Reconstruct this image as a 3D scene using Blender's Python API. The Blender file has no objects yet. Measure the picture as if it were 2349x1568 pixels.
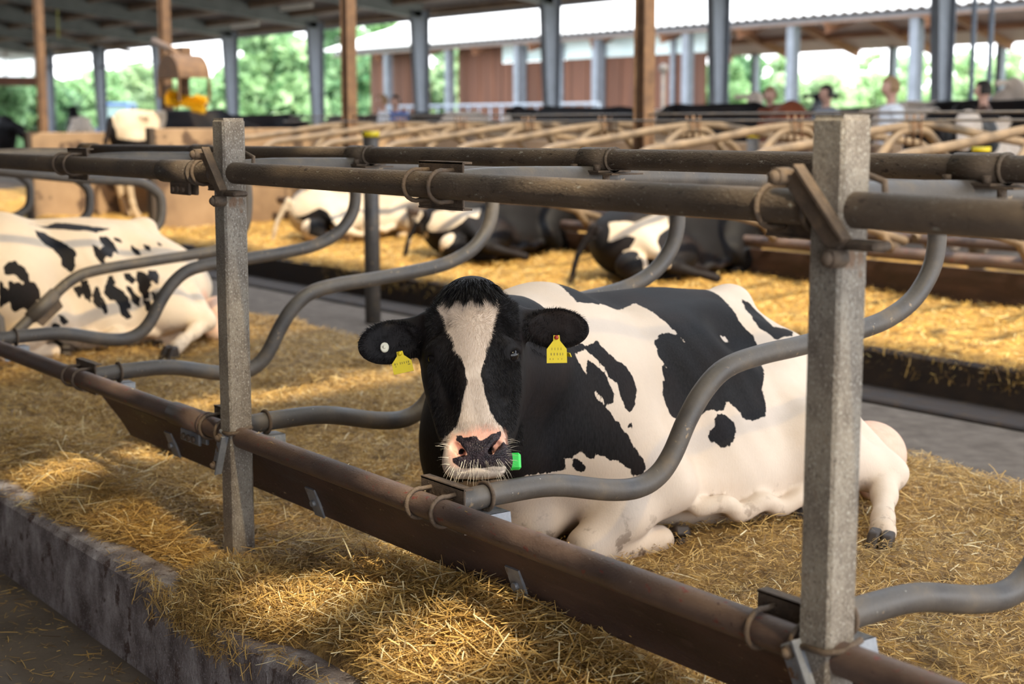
import bpy, math, random
import numpy as np
from mathutils import Vector, Matrix, noise

S = bpy.context.scene
COL = S.collection

# ------------------------------------------------------------------ camera
F_PX = 3500.0
PITCH = math.atan2(502.0, F_PX)
CAM = np.array([3.969, -1.920, 1.252])
_m = np.array([-1417.0 - 1174.5, 784.0 - 282.0, F_PX]); _m /= np.linalg.norm(_m)
_up = np.array([0.0, math.cos(PITCH), -math.sin(PITCH)])
_x = -_m; _x = _x - _up * _x.dot(_up); _x /= np.linalg.norm(_x)
_y = np.cross(_up, _x)
if _y[2] < 0: _y = -_y
RW = np.stack([_x, _y, _up])            # world = RW @ (right, up, forward)
cam_d = bpy.data.cameras.new('camera')
cam = bpy.data.objects.new('camera', cam_d); COL.objects.link(cam)
cam.matrix_world = Matrix(((RW[0,0], RW[0,1], -RW[0,2], CAM[0]),
                           (RW[1,0], RW[1,1], -RW[1,2], CAM[1]),
                           (RW[2,0], RW[2,1], -RW[2,2], CAM[2]), (0,0,0,1)))
cam_d.sensor_width = 36.0
cam_d.lens = F_PX / 2349.0 * 36.0
cam_d.clip_start = 0.1; cam_d.clip_end = 600
cam_d.dof.use_dof = True
cam_d.dof.focus_distance = 3.72
cam_d.dof.aperture_fstop = 3.2
S.camera = cam

# ------------------------------------------------------------------ light
S.view_settings.view_transform = 'Standard'
S.view_settings.look = 'None'
S.view_settings.gamma = 1.0
S.view_settings.exposure = 0.20
world = bpy.data.worlds.new('sky'); S.world = world
world.use_nodes = True
wn = world.node_tree; wn.nodes.clear()
w_out = wn.nodes.new('ShaderNodeOutputWorld'); w_bg = wn.nodes.new('ShaderNodeBackground')
w_tc = wn.nodes.new('ShaderNodeTexCoord'); w_sep = wn.nodes.new('ShaderNodeSeparateXYZ')
w_ramp = wn.nodes.new('ShaderNodeValToRGB')
w_ramp.color_ramp.elements[0].position = 0.0; w_ramp.color_ramp.elements[0].color = (0.97, 0.98, 1.0, 1)
w_ramp.color_ramp.elements[1].position = 0.7; w_ramp.color_ramp.elements[1].color = (0.78, 0.87, 1.0, 1)
wn.links.new(w_tc.outputs['Generated'], w_sep.inputs[0])
wn.links.new(w_sep.outputs['Z'], w_ramp.inputs[0])
wn.links.new(w_ramp.outputs[0], w_bg.inputs[0])
w_bg.inputs['Strength'].default_value = 4.3
wn.links.new(w_bg.outputs[0], w_out.inputs[0])
SUN_DIR = Vector((0.80, -0.10, 0.90)).normalized()     # towards the sun
sun_d = bpy.data.lights.new('sun', 'SUN'); sun_d.energy = 6.6; sun_d.angle = math.radians(1.6)
sun_d.color = (1.0, 0.84, 0.58)
sun = bpy.data.objects.new('sun', sun_d); COL.objects.link(sun)
sun.rotation_euler = SUN_DIR.to_track_quat('Z', 'Y').to_euler()
# ------------------------------------------------------------------ helpers
def ray(px, py): return RW @ np.array([px - 1174.5, 784.0 - py, F_PX])
def at(px, py, D): return CAM + ray(px, py) / F_PX * D
def on(px, py, ax, val):
    d = ray(px, py); return CAM + d * ((val - CAM[ax]) / d[ax])

def tag(o, label=None, cat=None, group=None, kind=None):
    if label: o['label'] = label
    if cat: o['category'] = cat
    if group: o['group'] = group
    if kind: o['kind'] = kind
    return o

def empty(name, loc=(0,0,0), rz=0.0):
    o = bpy.data.objects.new(name, None); COL.objects.link(o)
    o.location = loc; o.rotation_euler = (0,0,rz); o.empty_display_size = 0.1
    return o

def link(name, me, mat=None, parent=None, smooth=None):
    if mat is not None and not me.materials:
        for m in (mat if isinstance(mat, (list, tuple)) else [mat]): me.materials.append(m)
    o = bpy.data.objects.new(name, me); COL.objects.link(o)
    if parent is not None: o.parent = parent
    return o

def np_mesh(name, V, Fq, smooth=True, mats=None):
    """V (n,3); Fq (m,k) with one k, or a list of such arrays"""
    me = bpy.data.meshes.new(name)
    V = np.asarray(V, np.float32)
    Fl = [np.asarray(q, np.int32) for q in (Fq if isinstance(Fq, list) else [Fq])]
    tot = np.concatenate([np.full(len(q), q.shape[1], np.int32) for q in Fl])
    loops = np.concatenate([q.ravel() for q in Fl])
    me.vertices.add(len(V)); me.vertices.foreach_set('co', V.ravel())
    me.loops.add(len(loops)); me.loops.foreach_set('vertex_index', loops)
    me.polygons.add(len(tot))
    st = np.concatenate([[0], np.cumsum(tot)[:-1]]).astype(np.int32)
    me.polygons.foreach_set('loop_start', st); me.polygons.foreach_set('loop_total', tot)
    if smooth: me.polygons.foreach_set('use_smooth', np.ones(len(tot), bool))
    if mats is not None: me.polygons.foreach_set('material_index', np.asarray(mats, np.int32))
    me.update(calc_edges=True)
    return me

def set_attr(me, name, arr):
    a = me.attributes.new(name, 'FLOAT', 'POINT')
    a.data.foreach_set('value', np.asarray(arr, np.float32).ravel())

class MB:
    """collects simple solids, builds them as one mesh object"""
    def __init__(s): s.V = []; s.F = []; s.sm = []; s.n = 0
    def add(s, V, F, smooth=False):
        V = np.asarray(V, float); s.V.append(V)
        for f in F: s.F.append([i + s.n for i in f]); s.sm.append(smooth)
        s.n += len(V); return s
    def box(s, lo, hi, M=None, bevel=0.0):
        lo = np.array(lo, float); hi = np.array(hi, float)
        if bevel <= 0:
            V = np.array([[x,y,z] for x in (lo[0],hi[0]) for y in (lo[1],hi[1]) for z in (lo[2],hi[2])])
            F = [(0,1,3,2),(4,6,7,5),(0,4,5,1),(2,3,7,6),(0,2,6,4),(1,5,7,3)]
        else:
            b = min(bevel, *((hi-lo)/2.01)); V = []; idx = {}
            for sx in (0,1):
                for sy in (0,1):
                    for sz in (0,1):
                        c = np.array([hi[0] if sx else lo[0], hi[1] if sy else lo[1], hi[2] if sz else lo[2]])
                        sg = np.array([-1 if sx else 1, -1 if sy else 1, -1 if sz else 1]) * b
                        for a in range(3):
                            v = c + sg; v[a] = c[a]; idx[(sx,sy,sz,a)] = len(V); V.append(v)
            F = []
            for a in range(3):
                o = [i for i in range(3) if i != a]
                for sa in (0,1):
                    q = []
                    for (p, r) in ((0,0),(1,0),(1,1),(0,1)):
                        k = [0,0,0]; k[a] = sa; k[o[0]] = p; k[o[1]] = r; q.append(idx[(*k, a)])
                    F.append(q)
            for a in range(3):           # edges along axis a
                o = [i for i in range(3) if i != a]
                for p in (0,1):
                    for r in (0,1):
                        k0 = [0,0,0]; k0[o[0]] = p; k0[o[1]] = r; k1 = list(k0); k0[a] = 0; k1[a] = 1
                        F.append([idx[(*k0,o[0])], idx[(*k1,o[0])], idx[(*k1,o[1])], idx[(*k0,o[1])]])
            for sx in (0,1):
                for sy in (0,1):
                    for sz in (0,1): F.append([idx[(sx,sy,sz,a)] for a in range(3)])
            V = np.array(V)
        if M is not None: V = V @ np.array(M)[:3,:3].T + np.array(M)[:3,3]
        return s.add(V, F)
    def tube(s, pts, r, n=12, caps=True, closed=False):
        P = [Vector(p) for p in pts]; R = r if hasattr(r, '__len__') else [r]*len(P)
        T = []
        for i in range(len(P)):
            if closed: t = P[(i+1)%len(P)] - P[i-1]
            else: t = P[min(i+1,len(P)-1)] - P[max(i-1,0)]
            T.append(t.normalized() if t.length > 1e-9 else Vector((0,0,1)))
        u = T[0].orthogonal().normalized(); V = []
        for i in range(len(P)):
            u = (u - T[i]*u.dot(T[i])); u = u.normalized() if u.length > 1e-6 else T[i].orthogonal().normalized()
            w = T[i].cross(u)
            for k in range(n):
                a = 2*math.pi*k/n; V.append(P[i] + (u*math.cos(a) + w*math.sin(a))*R[i])
        F = []
        for i in range(len(P) if closed else len(P)-1):
            j = (i+1) % len(P)
            for k in range(n):
                k2 = (k+1) % n; F.append((i*n+k, i*n+k2, j*n+k2, j*n+k))
        s.add([tuple(v) for v in V], F, True)
        if caps and not closed:
            b = s.n - len(V)
            s.F.append([b + k for k in range(n)][::-1]); s.sm.append(False)
            s.F.append([b + (len(P)-1)*n + k for k in range(n)]); s.sm.append(False)
        return s
    def prism(s, poly, a, b, M=None):
        """poly: 2-D outline in local (x, z), extruded in y from a to b"""
        n = len(poly)
        V = np.array([[x, a, z] for x, z in poly] + [[x, b, z] for x, z in poly], float)
        if M is not None: V = V @ np.array(M)[:3,:3].T + np.array(M)[:3,3]
        F = [list(range(n)), list(range(2*n-1, n-1, -1))] + [(i, i+n, (i+1)%n+n, (i+1)%n) for i in range(n)]
        return s.add(V, F)
    def ball(s, c, r, n=10, m=8):
        r = np.array(r if hasattr(r, '__len__') else [r]*3, float); V = [[0,0,1]]
        for i in range(1, m):
            t = math.pi*i/m
            for k in range(n):
                a = 2*math.pi*k/n; V.append([math.sin(t)*math.cos(a), math.sin(t)*math.sin(a), math.cos(t)])
        V.append([0,0,-1]); F = []
        for k in range(n): F.append((0, 1+k, 1+(k+1)%n))
        for i in range(m-2):
            for k in range(n):
                a = 1+i*n; F.append((a+k, a+n+k, a+n+(k+1)%n, a+(k+1)%n))
        b = 1+(m-2)*n
        for k in range(n): F.append((b+k, len(V)-1, b+(k+1)%n))
        return s.add(np.array(V)*r + np.array(c), F, True)
    def mesh(s, name):
        me = bpy.data.meshes.new(name)
        V = np.concatenate(s.V)
        me.from_pydata([tuple(v) for v in V], [], s.F)
        me.polygons.foreach_set('use_smooth', np.array(s.sm, bool)); me.update()
        return me
    def build(s, name, mat=None, parent=None): return link(name, s.mesh(name), mat, parent)

def catmull(P, m=6):
    P = [np.array(p, float) for p in P]; out = []
    for i in range(len(P)-1):
        p0 = P[max(i-1,0)]; p1 = P[i]; p2 = P[i+1]; p3 = P[min(i+2,len(P)-1)]
        for k in range(m):
            t = k/m
            out.append(0.5*((2*p1)+(-p0+p2)*t+(2*p0-5*p1+4*p2-p3)*t*t+(-p0+3*p1-3*p2+p3)*t**3))
    out.append(P[-1]); return out

# ---- materials
def mat(name, base=(0.5,0.5,0.5), rough=0.6, metal=0.0, spec=0.5, **kw):
    m = bpy.data.materials.new(name); m.use_nodes = True
    nt = m.node_tree; b = nt.nodes['Principled BSDF']
    b.inputs['Base Color'].default_value = (*base, 1); b.inputs['Roughness'].default_value = rough
    b.inputs['Metallic'].default_value = metal; b.inputs['Specular IOR Level'].default_value = spec
    for k, v in kw.items(): b.inputs[k.replace('_', ' ')].default_value = v
    return m
class NT:
    def __init__(s, m): s.t = m.node_tree; s.b = s.t.nodes['Principled BSDF']; s.co = None
    def n(s, ty, **kw):
        nd = s.t.nodes.new('ShaderNode' + ty)
        for k, v in kw.items():
            if k.startswith('i_'): nd.inputs[k[2:].replace('_', ' ')].default_value = v
            elif k.startswith('n_'): nd.inputs[int(k[2:])].default_value = v
            else: setattr(nd, k, v)
        return nd
    def l(s, a, b): s.t.links.new(a, b)
    def coord(s, scale=(1,1,1), kind='Object'):
        c = s.n('TexCoord'); mp = s.n('Mapping'); mp.inputs['Scale'].default_value = scale
        s.l(c.outputs[kind], mp.inputs[0]); return mp.outputs[0]
    def noise(s, scale=5, detail=4, rough=0.55, co=None, dist=0.0):
        nd = s.n('TexNoise', i_Scale=scale, i_Detail=detail, i_Roughness=rough, i_Distortion=dist)
        if co is not None: s.l(co, nd.inputs['Vector'])
        return nd.outputs['Fac']
    def ramp(s, fac, stops, interp='LINEAR'):
        r = s.n('ValToRGB'); cr = r.color_ramp; cr.interpolation = interp
        while len(cr.elements) < len(stops): cr.elements.new(0.5)
        for e, (p, c) in zip(cr.elements, stops):
            e.position = p; e.color = (*c, 1) if len(c) == 3 else c
        s.l(fac, r.inputs[0]); return r.outputs[0]
    def mix(s, fac, a, b, mode='MIX'):
        m = s.n('Mix', data_type='RGBA', blend_type=mode)
        for v, i in ((fac, 0), (a, 6), (b, 7)):
            if isinstance(v, (int, float)): m.inputs[i].default_value = v
            elif isinstance(v, tuple): m.inputs[i].default_value = (*v, 1)
            else: s.l(v, m.inputs[i])
        return m.outputs[2]
    def math(s, op, a, b=0.0, clamp=False):
        m = s.n('Math', operation=op, use_clamp=clamp)
        for v, i in ((a,0),(b,1)):
            if isinstance(v, (int, float)): m.inputs[i].default_value = v
            else: s.l(v, m.inputs[i])
        return m.outputs[0]
    def attr(s, name): return s.n('Attribute', attribute_name=name).outputs['Fac']
    def bump(s, h, strength=0.3, dist=0.01):
        b = s.n('Bump', i_Strength=strength, i_Distance=dist); s.l(h, b.inputs['Height'])
        s.l(b.outputs[0], s.b.inputs['Normal'])
    def color(s, c): s.l(c, s.b.inputs['Base Color'])
    def roughness(s, c): s.l(c, s.b.inputs['Roughness'])

# ---- implicit surfaces
def fnoise(P, f=1.0, seed=0):
    """cheap smooth pseudo-noise on an (n,3) array, about -1..1"""
    rs = np.random.RandomState(seed); out = np.zeros(len(P)); 
    for k in range(9):
        d = rs.normal(size=3); d /= np.linalg.norm(d)
        d2 = rs.normal(size=3); d2 /= np.linalg.norm(d2)
        a = P @ (d*f*rs.uniform(3.5,8)) + rs.uniform(0,6.28)
        out += np.sin(a + 1.7*np.sin(P @ (d2*f*rs.uniform(2,6)) + rs.uniform(0,6.28)))
    return out/4.0

def rot_euler(rx, ry, rz): return np.array(Matrix.Rotation(rz,3,'Z') @ Matrix.Rotation(ry,3,'Y') @ Matrix.Rotation(rx,3,'X'))

class Field:
    def __init__(s, lo, hi, h):
        s.lo = np.array(lo, float); s.h = h
        s.n = np.ceil((np.array(hi)-s.lo)/h).astype(int) + 1
        s.F = np.full(s.n, 1.0, np.float32)
    def region(s, lo, hi):
        a = np.maximum(np.floor((np.array(lo)-s.lo)/s.h).astype(int), 0)
        b = np.minimum(np.ceil((np.array(hi)-s.lo)/s.h).astype(int)+1, s.n)
        if np.any(b <= a): return None
        ax = [ (np.arange(a[i], b[i])*s.h + s.lo[i]).astype(np.float32) for i in range(3)]
        X = ax[0][:,None,None]; Y = ax[1][None,:,None]; Z = ax[2][None,None,:]
        return (slice(a[0],b[0]), slice(a[1],b[1]), slice(a[2],b[2])), X, Y, Z
    def comb(s, sl, d, k, sub=False):
        f = s.F[sl]
        if sub:
            d = -d; s.F[sl] = np.maximum(f, d) + np.maximum(k-np.abs(f-d), 0)**2*0.25/k
        else:
            s.F[sl] = np.minimum(f, d) - np.maximum(k-np.abs(f-d), 0)**2*0.25/k
    def ell(s, c, r, R=None, k=0.05, sub=False):
        c = np.array(c, float); r = np.array(r, float); m = r.max() + 2*k + 2*s.h
        rg = s.region(c-m, c+m)
        if rg is None: return
        sl, X, Y, Z = rg; x, y, z = X-c[0], Y-c[1], Z-c[2]
        if R is not None:      # columns of R are the ellipsoid's axes
            R = np.asarray(R, float)
            x, y, z = (R[0,0]*x+R[1,0]*y+R[2,0]*z, R[0,1]*x+R[1,1]*y+R[2,1]*z, R[0,2]*x+R[1,2]*y+R[2,2]*z)
        k0 = np.sqrt((x/r[0])**2+(y/r[1])**2+(z/r[2])**2); k1 = np.sqrt((x/r[0]**2)**2+(y/r[1]**2)**2+(z/r[2]**2)**2)
        d = k0*(k0-1)/np.maximum(k1, 1e-5)
        s.comb(sl, d.astype(np.float32), k, sub)
    def cap(s, a, b, ra, rb, k=0.04, sub=False, flat=None):
        a = np.array(a, float); b = np.array(b, float); m = max(ra, rb) + 2*k + 2*s.h
        rg = s.region(np.minimum(a,b)-m, np.maximum(a,b)+m)
        if rg is None: return
        sl, X, Y, Z = rg; v = b-a; L2 = v.dot(v)
        t = np.clip(((X-a[0])*v[0]+(Y-a[1])*v[1]+(Z-a[2])*v[2])/L2, 0, 1)
        d = np.sqrt((X-a[0]-v[0]*t)**2+(Y-a[1]-v[1]*t)**2+(Z-a[2]-v[2]*t)**2) - (ra+(rb-ra)*t)
        s.comb(sl, d.astype(np.float32), k, sub)
    def chain(s, pts, k=0.03):
        for (a, b) in zip(pts[:-1], pts[1:]): s.cap(a[:3], b[:3], a[3], b[3], k)
    def mesh(s, smooth=2):
        F = s.F; sg = F < 0; n = s.n
        c = np.zeros(n-1, np.int8)
        for dx in (0,1):
            for dy in (0,1):
                for dz in (0,1): c += sg[dx:n[0]-1+dx, dy:n[1]-1+dy, dz:n[2]-1+dz]
        act = (c > 0) & (c < 8); I, J, K = np.nonzero(act)
        idx = np.full(n-1, -1, np.int64); idx[I,J,K] = np.arange(len(I))
        acc = np.zeros((len(I),3)); cnt = np.zeros(len(I))
        for ax in range(3):
            o = [q for q in range(3) if q != ax]
            for p in (0,1):
                for q in (0,1):
                    off = np.zeros(3,int); off[o[0]] = p; off[o[1]] = q; off2 = off.copy(); off2[ax] = 1
                    f0 = F[I+off[0],J+off[1],K+off[2]]; f1 = F[I+off2[0],J+off2[1],K+off2[2]]
                    m = (f0 < 0) != (f1 < 0); t = np.where(m, f0/np.where(m, f0-f1, 1), 0)
                    v = np.tile(off.astype(float), (len(I),1)); v[:,ax] = t
                    acc += v*m[:,None]; cnt += m
        V = (np.stack([I,J,K],1) + acc/cnt[:,None])*s.h + s.lo
        Q = []
        for ax in range(3):
            o = [(ax+1)%3, (ax+2)%3]
            sl0 = [slice(None)]*3; sl1 = [slice(None)]*3; sl0[ax] = slice(0,-1); sl1[ax] = slice(1,None)
            a = sg[tuple(sl0)]; b = sg[tuple(sl1)]
            e = np.argwhere(a != b)
            ok = (e[:,o[0]] > 0) & (e[:,o[1]] > 0) & (e[:,o[0]] < n[o[0]]-1) & (e[:,o[1]] < n[o[1]]-1)
            e = e[ok]; fl = a[e[:,0],e[:,1],e[:,2]]
            def g(d0, d1):
                q = e.copy(); q[:,o[0]] -= d0; q[:,o[1]] -= d1; return idx[q[:,0],q[:,1],q[:,2]]
            q = np.stack([g(1,1), g(0,1), g(0,0), g(1,0)], 1)
            q[~fl] = q[~fl][:, ::-1]; Q.append(q)
        Q = np.concatenate(Q); Q = Q[(Q >= 0).all(1)]
        for _ in range(smooth):
            A = np.zeros_like(V); w = np.zeros(len(V))
            for i in range(4):
                for j in (1, 3):
                    for ax in range(3): A[:,ax] += np.bincount(Q[:,i], V[Q[:,(i+j)%4], ax], len(V))
                    w += np.bincount(Q[:,i], minlength=len(V))
            V = 0.5*V + 0.5*A/np.maximum(w,1)[:,None]
        return V, Q
def poly_sd(P, poly):
    """signed distance (negative inside) of 2-D points to a polygon"""
    poly = np.array(poly, float); d = np.full(len(P), 1e9); ins = np.zeros(len(P), bool)
    for i in range(len(poly)):
        a = poly[i]; b = poly[(i+1) % len(poly)]; e = b-a; w = P-a
        t = np.clip((w@e)/max(e@e,1e-12), 0, 1); q = w - t[:,None]*e
        d = np.minimum(d, (q**2).sum(1))
        c = (a[1] <= P[:,1]) != (b[1] <= P[:,1])
        xs = a[0] + (P[:,1]-a[1])/(e[1] if abs(e[1]) > 1e-12 else 1e-12)*e[0]
        ins ^= c & (P[:,0] < xs)
    return np.where(ins, -1, 1)*np.sqrt(d)
# ------------------------------------------------------------------ materials
def coat_material(name='cow_coat', white=(0.68,0.57,0.475), black=(0.008,0.0075,0.0085), ragged=0.006, dirt=True):
    m = mat(name, rough=0.62, spec=0.13); t = NT(m)
    co = t.coord((1,1,1)); st = t.coord((60,60,22))
    nz = t.noise(1.0, 3, 0.7, st)
    n2 = t.noise(26, 3, 0.6, co)
    off = t.math('ADD', t.math('MULTIPLY', t.math('SUBTRACT', nz, 0.5), ragged*3.0), t.math('MULTIPLY', t.math('SUBTRACT', n2, 0.5), ragged*2.5))
    def mask(attr, w=0.0022, o=off):
        v = t.math('ADD', t.attr(attr), o)
        return t.math('ADD', t.math('DIVIDE', v, w), 0.5, clamp=True)       # 0 inside, 1 outside
    fur = t.noise(1.0, 2, 0.6, t.coord((240,240,60)))
    wv = t.ramp(t.noise(7, 4, 0.6, co), [(0.35, tuple(c*0.93 for c in white)), (0.65, white)])
    if dirt:
        wv = t.mix(t.math('MULTIPLY', t.ramp(t.noise(3.2, 5, 0.65, co), [(0.5,(0,0,0)),(0.75,(1,1,1))]), 0.45), wv, (0.60,0.44,0.29))
        low = t.n('SeparateXYZ'); g = t.n('NewGeometry'); t.l(g.outputs['Position'], low.inputs[0])
        lf = t.math('MULTIPLY', t.math('SUBTRACT', 0.22, low.outputs['Z']), 3.0, clamp=True)
        wv = t.mix(t.math('MULTIPLY', lf, 0.65), wv, (0.50,0.33,0.17))
        sp = t.ramp(t.noise(16, 4, 0.6, co), [(0.56,(0,0,0)),(0.62,(1,1,1))]); wv = t.mix(t.math('MULTIPLY', t.math('MULTIPLY', sp, lf), 1.6, clamp=True), wv, (0.10,0.055,0.03))
    bv = t.ramp(fur, [(0.3, tuple(c*0.6 for c in black)), (0.75, tuple(c*1.6+0.002 for c in black))])
    bv = t.mix(t.ramp(t.noise(4, 3, 0.5, co), [(0.45,(0,0,0)),(0.8,(0.8,0.8,0.8))]), bv, (0.019,0.011,0.009))
    c = t.mix(mask('pat'), bv, t.mix(t.math('MULTIPLY', fur, 0.22), wv, tuple(c*0.62 for c in white)))
    pk = t.ramp(t.noise(30, 4, 0.6, co), [(0.3,(0.64,0.30,0.21)),(0.7,(0.80,0.46,0.34))])
    mp = t.math('SUBTRACT', 1.0, mask('pink', 0.02))
    c = t.mix(mp, c, pk)
    md = t.math('SUBTRACT', 1.0, mask('dark', 0.0016, t.math('MULTIPLY', off, 0.55)))
    c = t.mix(md, c, t.ramp(t.noise(60, 3, 0.6, co), [(0.35,(0.012,0.010,0.013)),(0.7,(0.045,0.032,0.038))]))
    t.color(c)
    t.roughness(t.math('SUBTRACT', 0.60, t.math('MULTIPLY', md, 0.38)))
    vor = t.n('TexVoronoi', i_Scale=240.0); t.l(co, vor.inputs['Vector'])
    hb = t.math('ADD', t.math('MULTIPLY', fur, 0.5), t.math('MULTIPLY', t.math('MULTIPLY', vor.outputs['Distance'], md), 1.3))
    t.bump(hb, 0.35, 0.004)
    m.node_tree.nodes['Principled BSDF'].inputs['Sheen Weight'].default_value = 0.0
    return m
M_COAT = coat_material()
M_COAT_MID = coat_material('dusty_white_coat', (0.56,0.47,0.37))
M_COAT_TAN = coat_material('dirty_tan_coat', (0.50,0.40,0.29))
M_EYE = mat('eye_dark', (0.006,0.005,0.006), 0.10, spec=0.35)
M_HORN = mat('hoof_horn', (0.035,0.024,0.018), 0.6)
M_HAIR_B = mat('black_hair', (0.008,0.007,0.008), 0.5, spec=0.25)
M_HAIR_W = mat('pale_hair', (0.75,0.68,0.55), 0.5, spec=0.4)
M_FUR_W = mat('white_fur', (0.68,0.575,0.48), 0.7, spec=0.15)
M_TAG = mat('yellow_tag', (0.66,0.52,0.012), 0.4)
M_INK = mat('tag_ink', (0.25,0.20,0.02), 0.6)
M_WHITEP = mat('white_plastic', (0.75,0.72,0.58), 0.4)
M_REDP = mat('red_plastic', (0.35,0.03,0.02), 0.4)
M_GREENP = mat('green_plastic', (0.03,0.62,0.08), 0.4)
def noisy(name, stops, scale=6, rough=(0.5,0.8), metal=0.0, bump=0.3, bscale=None, spots=None, kind='Object', stretch=(1,1,1), spec=0.5, bdist=0.006):
    """base colour from layered noise; spots = (scale, threshold, colour) flecks"""
    m = mat(name, metal=metal, spec=spec); t = NT(m); co = t.coord(stretch, kind)
    n = t.noise(scale, 6, 0.62, co); c = t.ramp(n, stops)
    for sp in (spots or []):
        f = t.ramp(t.noise(sp[0], 3, 0.6, co), [(sp[1], (0,0,0)), (sp[1]+0.05, (1,1,1))]); c = t.mix(f, c, sp[2])
    t.color(c); r = t.ramp(n, [(0.3,(rough[0],)*3), (0.7,(rough[1],)*3)]); t.roughness(r)
    t.bump(t.noise(bscale or scale*7, 4, 0.65, co), bump, bdist)
    return m
M_GALV = noisy('weathered_galvanised_steel', [(0.32,(0.105,0.080,0.062)),(0.46,(0.185,0.155,0.125)),(0.58,(0.285,0.25,0.205)),(0.72,(0.225,0.16,0.108))], 8, (0.5,0.7), 0.2, 0.8, 240, [(260,0.575,(0.40,0.38,0.33)), (220,0.60,(0.11,0.09,0.075)), (14,0.66,(0.17,0.105,0.065))], stretch=(1,1,0.6))
M_TUBE = noisy('worn_grey_steel_tube', [(0.32,(0.060,0.054,0.052)),(0.55,(0.098,0.084,0.072)),(0.75,(0.175,0.132,0.09))], 9, (0.42,0.65), 0.08, 0.15, 70, [(26,0.66,(0.26,0.19,0.12)), (90,0.70,(0.34,0.32,0.28))])
M_RAIL = noisy('dusty_brown_steel_pipe', [(0.30,(0.058,0.042,0.031)),(0.52,(0.105,0.077,0.055)),(0.75,(0.175,0.128,0.085))], 9, (0.55,0.8), 0.1, 0.6, 200, [(170,0.64,(0.21,0.185,0.15)), (60,0.67,(0.27,0.255,0.22)), (70,0.63,(0.050,0.034,0.025))], stretch=(0.5,1,1))
M_REDRAIL = noisy('red_brown_painted_pipe', [(0.30,(0.050,0.032,0.027)),(0.50,(0.095,0.062,0.050)),(0.72,(0.145,0.096,0.072))], 6, (0.45,0.7), 0.1, 0.3, 120, [(26,0.63,(0.14,0.036,0.028)), (110,0.70,(0.33,0.28,0.24)), (60,0.66,(0.055,0.030,0.025))], stretch=(1,1.5,1.5))
M_CLAMP = noisy('brown_crusted_clamp', [(0.3,(0.05,0.036,0.027)),(0.6,(0.13,0.09,0.06)),(0.8,(0.22,0.15,0.09))], 25, (0.6,0.9), 0.1, 0.6, 120)
M_ZINC = noisy('dull_zinc_plate', [(0.3,(0.14,0.15,0.17)),(0.7,(0.30,0.31,0.33))], 20, (0.4,0.6), 0.4, 0.3, 90, [(30,0.64,(0.17,0.10,0.06))])
M_BOARD = noisy('stained_brown_board', [(0.30,(0.022,0.013,0.011)),(0.52,(0.055,0.030,0.024)),(0.75,(0.11,0.062,0.044))], 5, (0.5,0.8), 0.0, 0.4, 60, [(12,0.60,(0.055,0.034,0.028)), (45,0.68,(0.30,0.21,0.13))], stretch=(0.6,2,2))
M_RUST = noisy('rusty_brown_steel', [(0.3,(0.085,0.045,0.024)),(0.6,(0.165,0.092,0.048)),(0.8,(0.23,0.145,0.08))], 8, (0.6,0.85), 0.1, 0.3, 60, [(20,0.64,(0.09,0.045,0.025))])
M_SILVER = noisy('silver_grey_column_steel', [(0.3,(0.15,0.17,0.20)),(0.6,(0.22,0.245,0.285)),(0.8,(0.29,0.315,0.36))], 3, (0.5,0.7), 0.3, 0.1, 30)
M_GREENBEAM = noisy('grey_green_rafter_steel', [(0.3,(0.15,0.165,0.155)),(0.7,(0.24,0.26,0.245))], 2, (0.5,0.7), 0.2, 0.1, 30)
M_PURLIN = noisy('brown_wooden_purlin', [(0.3,(0.20,0.145,0.10)),(0.7,(0.36,0.27,0.19))], 3, (0.7,0.9), 0.0, 0.2, 20)
M_SHEET = noisy('dark_roof_sheet', [(0.3,(0.075,0.060,0.052)),(0.7,(0.14,0.115,0.10))], 2, (0.7,0.9))
M_WHITEROOF = noisy('white_roof_sheet', [(0.3,(0.80,0.81,0.82)),(0.7,(0.90,0.90,0.90))], 2, (0.5,0.7))
M_CONC = noisy('stained_concrete', [(0.34,(0.085,0.062,0.056)),(0.45,(0.165,0.135,0.130)),(0.56,(0.28,0.245,0.24)),(0.68,(0.46,0.42,0.415))], 9, (0.75,0.92), 0.0, 1.0, 90, [(17,0.60,(0.085,0.052,0.042)), (240,0.60,(0.38,0.35,0.36)), (170,0.61,(0.045,0.033,0.033))], stretch=(1,1,0.7))
M_CONCTOP = noisy('worn_concrete_top', [(0.3,(0.13,0.10,0.075)),(0.6,(0.24,0.19,0.14)),(0.8,(0.32,0.26,0.19))], 7, (0.75,0.9), 0.0, 0.5, 90)
M_FLOOR = noisy('brown_concrete_floor', [(0.3,(0.085,0.066,0.050)),(0.6,(0.155,0.122,0.092)),(0.8,(0.22,0.175,0.125))], 3, (0.7,0.9), 0.0, 0.4, 60)
M_ALLEY = noisy('grey_rubber_alley_floor', [(0.3,(0.12,0.095,0.075)),(0.6,(0.19,0.155,0.125)),(0.8,(0.27,0.22,0.175))], 9, (0.85,0.95), 0.0, 0.8, 120, spec=0.15)
M_MUCK = noisy('dark_muck', [(0.3,(0.018,0.012,0.010)),(0.6,(0.045,0.028,0.018)),(0.8,(0.12,0.075,0.030))], 9, (0.7,0.95), 0.0, 0.7, 50)
M_PANEL = noisy('tan_partition_board', [(0.3,(0.17,0.105,0.06)),(0.55,(0.29,0.19,0.11)),(0.8,(0.40,0.28,0.17))], 1.6, (0.7,0.9), 0.0, 0.2, 20, [(2.6,0.56,(0.085,0.05,0.03))])
M_PANELSHADE = mat('shaded_panel_end', (0.05,0.035,0.025), 0.8)  # shade on the boards' end faces put into the colour
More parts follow.
